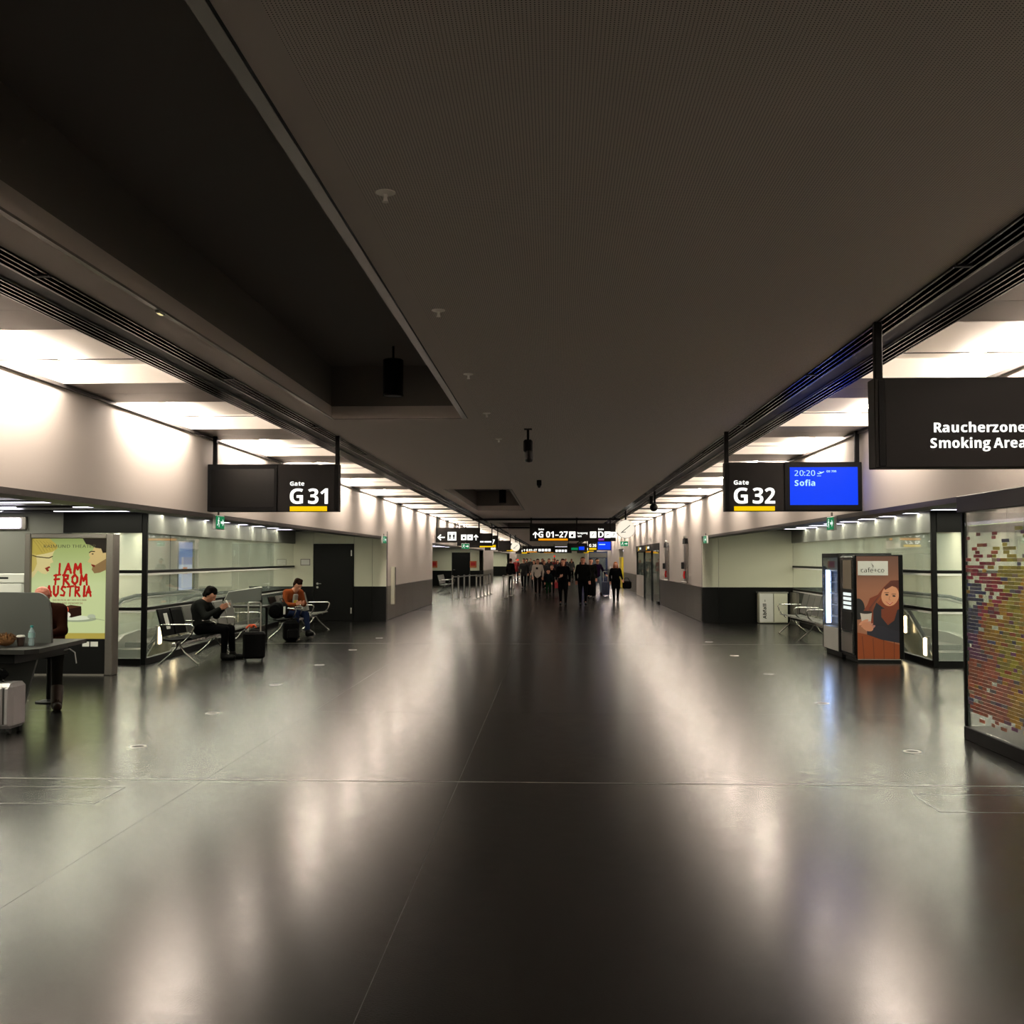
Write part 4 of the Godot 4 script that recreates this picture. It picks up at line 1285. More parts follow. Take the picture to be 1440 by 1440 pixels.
func build_vending() -> void:
	var m := mat("coffee_print", Color(1, 1, 1), 0.45)
	m.albedo_texture = ImageTexture.create_from_image(coffee_poster())
	# the coffee machine: front towards the hall, its near side papered
	var o := thing("vending_machine", "black coffee machine whose near side carries a poster of a smiling woman", "vending machine", Vector3(4.94, 0, -17.8))
	part(o, "body", bx(0.0, 0.78, 0.06, 1.77, -0.85, -0.01, 0.012), M.black)
	part(o, "plinth", bx(0.04, 0.74, 0.0, 0.06, -0.8, -0.04), M.rubber)
	part(o, "front_door", bx(-0.035, 0.0, 0.12, 1.74, -0.83, -0.03, 0.008), M.black_gloss)
	part(o, "picture_panel", bx(-0.04, -0.034, 1.2, 1.68, -0.62, -0.12), glow("picture_glow", Color(0.55, 0.48, 0.38), 0.35))
	for k in 4:
		part(o, "selection_button", bx(-0.045, -0.034, 0.86 + k * 0.075, 0.91 + k * 0.075, -0.6, -0.15, 0.003), M.lit_soft)
	part(o, "cup_recess", bx(-0.042, -0.034, 0.5, 0.82, -0.7, -0.12), M.rubber)
	part(o, "lower_front", bx(-0.042, -0.034, 0.14, 0.47, -0.76, -0.1, 0.003), M.steel)
	var st := sb()
	uv_quad(st, Vector3(0.02, 0.06, -0.004), Vector3(0.70, 0.06, -0.004), Vector3(0.70, 1.745, -0.004), Vector3(0.02, 1.745, -0.004))
	var ps := part(o, "poster", st, m)
	part(ps, "name_plate", bx(0.04, 0.53, 1.43, 1.665, -0.004, 0.0), M.label_white)
	text(ps, "cafe+co", 0.09, 1.478, -0.003, 0.075, M.black, 0.38, false)
	st = sb()
	prism(st, [Vector2(0.262, 1.63), Vector2(0.277, 1.60), Vector2(0.288, 1.575), Vector2(0.285, 1.55), Vector2(0.295, 1.575), Vector2(0.29, 1.595), Vector2(0.272, 1.615)], 0.0, 0.004)
	part(ps, "emblem", st, M.black)
	part(o, "poster_foot", bx(0.02, 0.72, 0.045, 0.058, -0.006, 0.0), M.steel_light)
	# the snack machine beyond, with its tube of light
	o = thing("vending_machine", "snack vending machine with a bright blue-white tube behind its window", "vending machine", Vector3(4.92, 0, -18.72))
	part(o, "body", bx(0.12, 0.9, 0.08, 1.80, -1.12, 0.0, 0.012), M.black)
	var fr := sb()
	bxa(fr, -0.02, 0.12, 0.1, 1.80, -0.06, 0.0, 0.008)
	bxa(fr, -0.02, 0.12, 0.1, 1.80, -1.12, -1.06, 0.008)
	bxa(fr, -0.02, 0.12, 1.72, 1.80, -1.06, -0.06, 0.008)
	part(o, "front_frame", fr, M.track_grey)
	part(o, "plinth", bx(0.04, 0.86, 0.0, 0.08, -1.08, -0.04), M.rubber)
	part(o, "kick_panel", bx(-0.02, 0.12, 0.1, 0.5, -1.06, -0.06, 0.006), M.label_white)
	part(o, "goods_back", bx(0.10, 0.118, 0.5, 1.72, -1.06, -0.06), glow("goods_glow", Color(0.10, 0.16, 0.28), 0.5))
	for k in 5:
		part(o, "shelf", bx(0.02, 0.1, 0.68 + k * 0.2, 0.70 + k * 0.2, -0.75, -0.08), M.steel)
	part(o, "lamp_tube", tube(sb(), [Vector3(0.02, 0.55, -0.84), Vector3(0.02, 1.5, -0.84)], 0.042, 10), M.tube_blue)
	part(o, "window_pane", bx(-0.02, -0.012, 0.5, 1.72, -1.06, -0.06), M.pane)
	area_light(o, Vector3(-0.03, 1.03, -0.84), Vector3(-1, 0, 0), Vector2(0.1, 0.95), Color(0.66, 0.78, 1.0), 7.0)
	# the waste cabinet
	o = thing("waste_cabinet", "cream waste cabinet lettered Abfall against the black dado on the right", "waste bin", Vector3(5.74, 0, -28.35))
	part(o, "body", bx(-0.38, 0.36, 0.02, 0.80, -0.3, 0.0, 0.008), M.cream_panel)
	part(o, "left_door", bx(-0.375, -0.02, 0.04, 0.79, 0.0, 0.02, 0.006), M.label_white)
	part(o, "right_door", bx(0.0, 0.355, 0.04, 0.79, 0.0, 0.02, 0.006), M.cream_panel)
	part(o, "slot", bx(-0.012, -0.004, 0.04, 0.79, 0.0, 0.015), M.trim_dark)
	part(o, "top", bx(-0.40, 0.38, 0.80, 0.83, -0.32, 0.03, 0.006), M.steel_light)
	var tx := text(o, "Abfall \u2013", 0, 0, 0, 0.085, M.black, 0.5)
	tx.basis = Basis(Vector3.BACK, PI / 2) * Basis.from_scale(tx.scale)
	tx.position = Vector3(-0.24, 0.13, 0.0225)
	# a low shelf beside it
	o = thing("side_panel", "low steel edged panel between the waste cabinet and the seats", "panel", Vector3(6.2, 0, -27.9))
	part(o, "board", bx(-0.03, 0.03, 0.0, 0.82, -0.5, 0.3, 0.004), M.steel)


# ---------------------------------------------------------------- seats

func bench_row(label: String, at: Vector3, turn: float, n: int, arms: Array, black: Array, group: String) -> Node3D:
	# seats along local x, facing local +z; the node sits on the floor at the middle
	var o := thing("bench", label, "bench seat", at, turn, group)
	var W := 0.56
	var L := W * n
	part(o, "beam", box(sb(), Vector3(0, 0.34, -0.02), Vector3(L, 0.06, 0.08), 0.01), M.chrome)
	for k in n:
		var x := -L * 0.5 + W * (k + 0.5)
		var m: StandardMaterial3D = M.seat_black if k in black else M.seat_grey
		var st := sb()
		# seat: a gently hollowed pan
		var pr := [Vector2(0.27, 0.425), Vector2(0.25, 0.45), Vector2(0.12, 0.432), Vector2(-0.08, 0.415), Vector2(-0.2, 0.43), Vector2(-0.2, 0.405), Vector2(-0.08, 0.385), Vector2(0.12, 0.402)]
		prism(st, pr, x - 0.255, x + 0.255, Transform3D(Basis(Vector3(0, 0, 1), Vector3(0, 1, 0), Vector3(1, 0, 0)), Vector3.ZERO))
		part(o, "seat", st, m)
		st = sb()
		var bk := [Vector2(-0.19, 0.47), Vector2(-0.22, 0.62), Vector2(-0.285, 0.86), Vector2(-0.30, 0.90), Vector2(-0.325, 0.89), Vector2(-0.315, 0.86), Vector2(-0.25, 0.61), Vector2(-0.22, 0.46)]
		prism(st, bk, x - 0.25, x + 0.25, Transform3D(Basis(Vector3(0, 0, 1), Vector3(0, 1, 0), Vector3(1, 0, 0)), Vector3.ZERO))
		part(o, "backrest", st, m)
		st = sb()
		tube(st, [Vector3(x, 0.36, -0.05), Vector3(x, 0.44, -0.24), Vector3(x, 0.6, -0.262), Vector3(x, 0.85, -0.325)], 0.014, 6)
		part(o, "back_bracket", st, M.chrome)
	for k in arms:
		var x: float = -L * 0.5 + W * k
		part(o, "armrest", tube(sb(), [Vector3(x, 0.36, 0.12), Vector3(x, 0.5, 0.26), Vector3(x, 0.62, 0.3), Vector3(x, 0.655, 0.26), Vector3(x, 0.66, 0.18), Vector3(x, 0.65, -0.22)], 0.014, 8), M.chrome)
	var legs := [-L * 0.5 + 0.18, L * 0.5 - 0.18] if n < 4 else [-L * 0.5 + 0.18, 0.0, L * 0.5 - 0.18]
	for x in legs:
		for s in [1, -1]:
			var st := tube(sb(), [Vector3(x, 0.34, 0.0), Vector3(x, 0.2, s * 0.1), Vector3(x, 0.025, s * 0.3), Vector3(x, 0.014, s * 0.32)], 0.017, 8)
			lathe(st, [Vector2(0.0, 0.0), Vector2(0.025, 0.0), Vector2(0.025, 0.02), Vector2(0, 0.02)], Vector3(x, 0, s * 0.32), 10)
			part(o, "leg", st, M.chrome)
	return o


func suitcase(label: String, at: Vector3, turn: float, w: float, h: float, dep: float, m: Material, handle: float, ribs: int) -> Node3D:
	var o := thing("suitcase", label, "suitcase", at, turn)
	part(o, "shell", box(sb(), Vector3(0, h * 0.5 + 0.05, 0), Vector3(w, h, dep), 0.035), m)
	for k in ribs:
		var x := -w * 0.5 + 0.05 + (w - 0.1) * k / maxf(1.0, ribs - 1.0)
		part(o, "rib", box(sb(), Vector3(x, h * 0.5 + 0.05, dep * 0.5 + 0.004), Vector3(0.042, h - 0.08, 0.024), 0.01), m)
	for k in ribs - 1:
		var x := -w * 0.5 + 0.05 + (w - 0.1) * (k + 0.5) / maxf(1.0, ribs - 1.0)
		part(o, "groove", box(sb(), Vector3(x, h * 0.5 + 0.05, dep * 0.5 + 0.001), Vector3(0.018, h - 0.09, 0.006)), M.trim_dark)
	for x in [-w * 0.5 + 0.05, w * 0.5 - 0.05]:
		for z in [-dep * 0.5 + 0.05, dep * 0.5 - 0.05]:
			part(o, "wheel", lathe(sb(), [Vector2(0, -0.014), Vector2(0.03, -0.014), Vector2(0.03, 0.014), Vector2(0, 0.014)], Vector3(x, 0.03, z), 12, Basis(Vector3.BACK, PI / 2)), M.rubber)
	if handle > 0.0:
		var t := h + 0.05
		part(o, "handle", tube(sb(), [Vector3(-w * 0.28, t - 0.02, -dep * 0.3), Vector3(-w * 0.28, t + handle - 0.02, -dep * 0.3), Vector3(-w * 0.26, t + handle, -dep * 0.3), Vector3(w * 0.26, t + handle, -dep * 0.3), Vector3(w * 0.28, t + handle - 0.02, -dep * 0.3), Vector3(w * 0.28, t - 0.02, -dep * 0.3)], 0.014, 6), M.steel_light)
	part(o, "grip", tube(sb(), [Vector3(-0.07, h + 0.045, 0), Vector3(-0.06, h + 0.08, 0), Vector3(0.06, h + 0.08, 0), Vector3(0.07, h + 0.045, 0)], 0.012, 6), M.rubber)
	return o


func build_seats() -> void:
	var b := bench_row("nearest row of black and grey seats in front of the left escalator glass", Vector3(-6.02, 0, -18.7), PI / 2, 7, [0, 2, 4, 7], [0, 1], "seat rows in the left lounge")
	part(b, "notice", box(sb(), Vector3(-0.56 * 3, 0.70, -0.234), Vector3(0.16, 0.26, 0.004), 0.0, Basis(Vector3.RIGHT, -0.26)), M.label_white)
	bench_row("second row of grey seats, next to the grey privacy screen on the left", Vector3(-5.75, 0, -24.0), PI / 2, 6, [0, 1, 3, 6], [0], "seat rows in the left lounge")
	bench_row("row of grey padded seats behind the vending machines", Vector3(5.42, 0, -22.6), -PI / 2, 8, [0, 3, 5, 8], [], "")
	bench_row("distant row of grey seats in the second left lounge", Vector3(-5.5, 0, -54.0), PI / 2, 5, [0, 2, 5], [], "")
	# a work place between the rows
	var o := thing("work_screen", "tilted dark grey privacy screen of a work place between the left seat rows", "privacy screen", Vector3(-6.25, 0, -21.2))
	part(o, "screen", prism(sb(), [Vector2(-0.41, 0.79), Vector2(0.37, 0.875), Vector2(0.38, 1.13), Vector2(-0.29, 1.03)], -0.02, 0.02), M.panel_grey)
	part(o, "edge", tube(sb(), [Vector3(-0.41, 0.79, 0), Vector3(-0.29, 1.035, 0), Vector3(0.38, 1.135, 0)], 0.014, 6), M.steel_light)
	part(o, "table_top", bx(-0.45, 0.42, 0.72, 0.76, -0.5, 0.0, 0.008), M.track_grey)
	for x in [-0.4, 0.36]:
		part(o, "support", bx(x - 0.02, x + 0.02, 0.0, 0.92, -0.05, -0.01), M.black)
		part(o, "leg", bx(x - 0.02, x + 0.02, 0.0, 0.72, -0.46, -0.42), M.black)
	# bags by the seats
	suitcase("black upright suitcase with a raised handle in front of the dark haired traveller", Vector3(-5.0, 0, -17.62), 0.25, 0.36, 0.44, 0.24, M.bag_black, 0.48, 0)
	var tg := single("luggage_ribbon", "small orange ribbon tied on top of the black upright suitcase", "ribbon", ball(tube(sb(), [Vector3(-0.08, 0, 0), Vector3(-0.03, 0.05, 0.02), Vector3(0.04, 0.05, 0.01), Vector3(0.08, 0.01, 0)], 0.018, 6), Vector3(0, 0.03, 0.015), 0.03, 8), mat("orange_cloth", Color(0.75, 0.28, 0.12), 0.7), Vector3(-5.03, 0.555, -17.56))
	tg.rotation.y = 0.25
	var d := thing("duffel_bag", "plump black travel bag lying on the seat left of the man in orange", "bag", Vector3(-5.78, 0.455, -22.15), PI / 2)
	part(d, "body", lathe(sb(), [Vector2(0, -0.3), Vector2(0.12, -0.29), Vector2(0.17, -0.22), Vector2(0.18, 0.0), Vector2(0.17, 0.22), Vector2(0.12, 0.29), Vector2(0, 0.3)], Vector3(0, 0.18, 0), 16, Basis(Vector3.BACK, PI / 2)), M.bag_black)
	part(d, "strap", tube(sb(), [Vector3(-0.12, 0.3, 0.12), Vector3(-0.1, 0.42, 0.06), Vector3(0.1, 0.42, 0.06), Vector3(0.12, 0.3, 0.12)], 0.012, 6), M.rubber)
	part(d, "paper_tag", bx(-0.25, -0.16, 0.1, 0.26, 0.17, 0.19), M.label_white)
	d = thing("backpack", "black backpack on the floor under the seats beside the man in orange", "bag", Vector3(-5.45, 0.0, -21.9), 0.6)
	part(d, "body", box(sb(), Vector3(0, 0.22, 0), Vector3(0.32, 0.44, 0.22), 0.07), M.bag_black)
	part(d, "pocket", box(sb(), Vector3(0, 0.16, 0.12), Vector3(0.24, 0.2, 0.08), 0.03), M.seat_black)


func build_work_table() -> void:
	var o := thing("work_table", "dark high work table with a grey rounded privacy screen at the left edge", "table", Vector3(-6.0, 0, -11.2))
	part(o, "table_top", prism(sb(), [Vector2(-1.0, -0.7), Vector2(0.7, -0.7), Vector2(0.78, -0.55), Vector2(0.66, 0.82), Vector2(-1.0, 0.82)], 0.745, 0.79, Transform3D(Basis(Vector3(1, 0, 0), Vector3(0, 0, -1), Vector3(0, 1, 0)), Vector3.ZERO)), M.track_grey)
	part(o, "apron", bx(-0.95, 0.55, 0.64, 0.745, -0.6, 0.6, 0.006), M.black)
	var sc := [Vector2(-1.0, 0.79), Vector2(0.55, 0.79), Vector2(0.53, 1.15)]
	sc += arc(Vector2(0.37, 1.185), 0.15, 0, 90, 6)
	sc += [Vector2(-1.0, 1.345)]
	part(o, "privacy_screen", prism(sb(), sc, -0.23, -0.19), M.panel_grey)
	part(o, "leg", prism(sb(), [Vector2(0.05, 0.0), Vector2(0.28, 0.0), Vector2(0.46, 0.64), Vector2(0.05, 0.64)], -0.1, -0.06), M.panel_grey)
	part(o, "leg", bx(-0.9, -0.6, 0, 0.64, -0.1, -0.04, 0.006), M.panel_grey)
	part(o, "cable", tube(sb(), [Vector3(0.62, 0.7, -0.35), Vector3(0.7, 0.72, -0.3), Vector3(0.76, 0.68, -0.3), Vector3(0.77, 0.56, -0.32)], 0.007, 5), M.label_white)
	# on the table
	var b := thing("water_bottle", "clear plastic water bottle with a teal cap on the work table", "bottle", Vector3(-5.5, 0.79, -11.05))
	var cm := mat("bottle_plastic", Color(0.75, 0.85, 0.88, 0.35), 0.12)
	cm.transparency = BaseMaterial3D.TRANSPARENCY_ALPHA
	part(b, "body", lathe(sb(), [Vector2(0, 0), Vector2(0.031, 0), Vector2(0.033, 0.02), Vector2(0.029, 0.07), Vector2(0.033, 0.09), Vector2(0.033, 0.14), Vector2(0.014, 0.185), Vector2(0.013, 0.195)], Vector3.ZERO, 16), cm)
	part(b, "label", lathe(sb(), [Vector2(0.0335, 0.085), Vector2(0.0337, 0.135)], Vector3.ZERO, 16), mat("label_teal", Color(0.55, 0.68, 0.68), 0.5))
	part(b, "cap", lathe(sb(), [Vector2(0.016, 0.19), Vector2(0.016, 0.212), Vector2(0, 0.212)], Vector3.ZERO, 12), mat("cap_teal", Color(0.12, 0.5, 0.5), 0.5))
	b = thing("coffee_cup", "dark paper cup with a pale lid on the work table", "cup", Vector3(-5.58, 0.79, -10.98))
	part(b, "cup", lathe(sb(), [Vector2(0, 0), Vector2(0.032, 0), Vector2(0.042, 0.095)], Vector3.ZERO, 16), mat("cup_brown", Color(0.14, 0.07, 0.05), 0.6))
	part(b, "lid", lathe(sb(), [Vector2(0.044, 0.095), Vector2(0.044, 0.103), Vector2(0.036, 0.115), Vector2(0, 0.113)], Vector3.ZERO, 16), M.label_white)
	b = thing("fur_hat", "fluffy brown fur hat lying on the work table by the orange sleeve", "hat", Vector3(-5.70, 0.80, -10.9))
	var rng := RandomNumberGenerator.new()
	rng.seed = 21
	var st := ball(sb(), Vector3(0, 0.06, 0), 0.085, 14, Vector3(1.1, 0.75, 1))
	for k in 160:
		var v := Vector3(rng.randfn(), absf(rng.randfn()) * 0.8, rng.randfn()).normalized()
		var p := Vector3(v.x * 0.09, 0.06 + v.y * 0.06, v.z * 0.085)
		tube(st, [p, p + v * 0.02 + Vector3(rng.randf_range(-0.008, 0.008), 0.004, rng.randf_range(-0.008, 0.008))], [0.005, 0.001], 3, false)
	part(b, "fur", st, mat("fur", Color(0.42, 0.28, 0.14), 0.9))
	# luggage in front of the table
	suitcase("silver ribbed hard shell suitcase in front of the work table at the left edge", Vector3(-5.50, 0, -10.35), 0.0, 0.48, 0.44, 0.3, mat("silver_shell", Color(0.66, 0.64, 0.65), 0.35, 0.45), 0.0, 7)
	b = thing("shoulder_bag", "black shoulder bag lying on top of the silver suitcase", "bag", Vector3(-5.58, 0.5, -10.36))
	part(b, "body", box(sb(), Vector3(0, 0.06, 0), Vector3(0.34, 0.12, 0.22), 0.05), M.bag_black)
	part(b, "strap", tube(sb(), [Vector3(-0.14, 0.1, 0), Vector3(-0.08, 0.15, 0.03), Vector3(0.06, 0.14, 0.03), Vector3(0.14, 0.1, 0)], 0.01, 5), M.rubber)
	single("red_pompom", "small red pompom on the black shoulder bag", "pompom", ball(sb(), Vector3.ZERO, 0.026, 12), M.red_paint, Vector3(-5.54, 0.665, -10.29))


# ---------------------------------------------------------------- ceiling and floor fittings

func build_ceiling_things() -> void:
	for q in [[-1.73, 11.3, "nearer black cylinder loudspeaker hanging in the first ceiling recess"], [-1.62, 33.0, "farther black cylinder loudspeaker hanging in the second ceiling recess"]]:
		var o := thing("loudspeaker", q[2], "loudspeaker", Vector3(q[0], 3.443, -q[1]))
		part(o, "body", lathe(sb(), [Vector2(0, 0.0), Vector2(0.095, 0.0), Vector2(0.108, 0.012), Vector2(0.108, 0.385), Vector2(0.1, 0.393), Vector2(0, 0.393)], Vector3.ZERO, 24), M.black)
		part(o, "rim", lathe(sb(), [Vector2(0.1, -0.004), Vector2(0.111, 0.0), Vector2(0.111, 0.02), Vector2(0.108, 0.022)], Vector3.ZERO, 24), M.black_gloss)
		part(o, "rod", lathe(sb(), [Vector2(0.012, 0.39), Vector2(0.012, 0.54)], Vector3.ZERO, 8), M.black)
	var g := [[-0.76, 4.71, "nearest"], [-0.77, 6.99, "second"], [-0.77, 9.44, "third"], [-0.77, 12.0, "fourth"], [-0.77, 14.6, "fifth"]]
	for q in g:
		var o := thing("sprinkler", "%s small steel ceiling sprinkler beside the long ceiling recess" % q[2], "sprinkler", Vector3(q[0], CEIL, -q[1]), 0.0, "ceiling sprinklers")
		part(o, "rosette", lathe(sb(), [Vector2(0.0, -0.012), Vector2(0.022, -0.012), Vector2(0.045, -0.004), Vector2(0.045, 0.0)], Vector3.ZERO, 16), M.white_metal)
		part(o, "nozzle", lathe(sb(), [Vector2(0.016, -0.045), Vector2(0.014, -0.045), Vector2(0.008, -0.025), Vector2(0.01, -0.01)], Vector3.ZERO, 10), M.white_metal)
	# a projector on a stem and a camera farther on
	var o := thing("ceiling_projector", "black ceiling projector on a short stem above the middle of the hall", "projector", Vector3(-0.34, CEIL, -13.48))
	part(o, "mount", bx(-0.05, 0.05, -0.012, 0.0, -0.05, 0.05, 0.003), M.black)
	part(o, "stem", lathe(sb(), [Vector2(0.016, -0.16), Vector2(0.016, -0.01)], Vector3.ZERO, 10), M.black)
	part(o, "body", box(sb(), Vector3(0, -0.22, 0), Vector3(0.115, 0.16, 0.12), 0.02), M.black)
	part(o, "barrel", lathe(sb(), [Vector2(0, -0.43), Vector2(0.045, -0.42), Vector2(0.055, -0.39), Vector2(0.052, -0.28), Vector2(0.04, -0.27)], Vector3(0.01, 0, 0.01), 16), M.black_gloss)
	o = thing("ceiling_sensor", "tiny black sensor on the ceiling beyond the projector", "sensor", Vector3(-0.33, CEIL, -22.3))
	part(o, "body", bx(-0.05, 0.05, -0.12, 0.0, -0.05, 0.05, 0.01), M.black)
	part(o, "eye", ball(sb(), Vector3(0, -0.13, 0), 0.035, 10), M.black_gloss)
	o = thing("ceiling_spotlight", "black spotlight hanging from the right ceiling rail", "spotlight", Vector3(2.42, CEIL, -26.0))
	part(o, "stem", bx(-0.025, 0.025, -0.3, 0.02, -0.02, 0.02), M.black)
	part(o, "body", box(sb(), Vector3(-0.08, -0.22, 0), Vector3(0.09, 0.2, 0.12), 0.01), M.black)
	part(o, "head", ball(sb(), Vector3(-0.02, -0.4, 0), 0.1, 14), M.black)
	for q in [[1.2, 62.0, "nearer"], [1.0, 70.0, "farther"]]:
		o = thing("downlight", "%s small white downlight in the far ceiling" % q[2], "ceiling light", Vector3(q[0], CEIL, -q[1]), 0.0, "far downlights")
		part(o, "ring", lathe(sb(), [Vector2(0.1, -0.012), Vector2(0.14, -0.012), Vector2(0.15, 0.0)], Vector3.ZERO, 16), M.steel_light)
		part(o, "lens", lathe(sb(), [Vector2(0, -0.006), Vector2(0.1, -0.006)], Vector3.ZERO, 16), M.lit_white)
		area_light(o, Vector3(0, -0.02, 0), Vector3(0, -1, 0), Vector2(0.18, 0.18), Color(1, 1, 0.95), 2.0)
	o = thing("recess_spot", "small bright spot lamp on the left edge of the long ceiling recess", "spot lamp", Vector3(-2.625, CEIL - 0.008, -6.95))
	part(o, "body", bx(-0.02, 0.012, -0.012, 0.004, -0.05, 0.05, 0.004), M.steel_light)
	part(o, "lens", bx(-0.014, 0.006, -0.014, -0.012, -0.035, 0.035), M.lit_pale)


func build_floor_things() -> void:
	var i := 0
	for s in [-1, 1]:
		var k := 0
		for d in ([9.61, 11.71, 14.37, 17.08, 19.9, 22.9] if s < 0 else [9.64, 12.8, 15.99, 19.0, 22.1]):
			var o := thing("floor_ring", "%s flush steel ring in the floor of the %s side, counted from the camera" % [ORD[k], "left" if s < 0 else "right"], "floor ring", Vector3(-3.78 if s < 0 else 3.15, 0, -d), 0.0, "steel floor rings on the %s" % ("left" if s < 0 else "right"))
			part(o, "ring", lathe(sb(), [Vector2(0.055, 0.0), Vector2(0.056, 0.003), Vector2(0.076, 0.003), Vector2(0.08, 0.0)], Vector3.ZERO, 28), M.steel_light)
			part(o, "lid", lathe(sb(), [Vector2(0.0, 0.0015), Vector2(0.055, 0.0015)], Vector3.ZERO, 28), M.track_grey)
			k += 1
			i += 1


func build_barriers() -> void:
	# belt posts of the queue before the second left lounge
	var spots := [[-4.31, 44.76], [-4.07, 44.9], [-3.95, 46.4], [-3.85, 48.0], [-3.36, 45.6], [-3.29, 47.0], [-3.24, 48.6], [-3.18, 50.0], [-3.12, 51.4], [-2.2, 45.65], [-2.08, 47.3], [-1.95, 49.17]]
	var k := 0
	for q in spots:
		var o := thing("barrier_post", "%s slim steel queue post from the left in front of the second left lounge" % ORD[k], "barrier post", Vector3(q[0], 0, -q[1]), 0.0, "queue belt posts")
		part(o, "base", lathe(sb(), [Vector2(0.115, 0.0), Vector2(0.115, 0.015), Vector2(0.05, 0.04), Vector2(0.03, 0.05)], Vector3.ZERO, 16), M.chrome)
		part(o, "pole", lathe(sb(), [Vector2(0.033, 0.04), Vector2(0.033, 0.92)], Vector3.ZERO, 12), M.steel_light)
		part(o, "head", lathe(sb(), [Vector2(0.042, 0.92), Vector2(0.042, 1.0), Vector2(0.0, 1.01)], Vector3.ZERO, 12), M.steel)
		k += 1
	k = 0
	for q in [[0, 1], [1, 2], [2, 3], [4, 5], [5, 6], [6, 7], [7, 8], [9, 10], [10, 11], [3, 8]]:
		var a: Array = spots[q[0]]
		var b: Array = spots[q[1]]
		single("barrier_belt", "grey belt stretched between the %s and %s queue posts from the left" % [ORD[q[0]], ORD[q[1]]], "belt", bar(sb(), Vector3(a[0], 0.95, -a[1]), Vector3(b[0], 0.95, -b[1]), 0.005, 0.05), M.panel_grey, Vector3.ZERO, "queue belts")
	# fire point boxes on the far wall
	for q in [[-5.3, "right of the far black door"], [-7.85, "left of the far black door"]]:
		var o := thing("fire_box", "small red fire point box on the cream wall %s" % q[1], "fire box", Vector3(q[0], 1.35, -69.1))
		part(o, "board", box(sb(), Vector3(0, 0, 0.02), Vector3(0.44, 0.44, 0.04), 0.01), mat("box_orange", Color(0.75, 0.42, 0.25), 0.6))
		part(o, "door_panel", box(sb(), Vector3(0, 0.03, 0.05), Vector3(0.32, 0.24, 0.04), 0.01), M.red_paint)


# ---------------------------------------------------------------- people: skeletons, skinned by a joined distance field

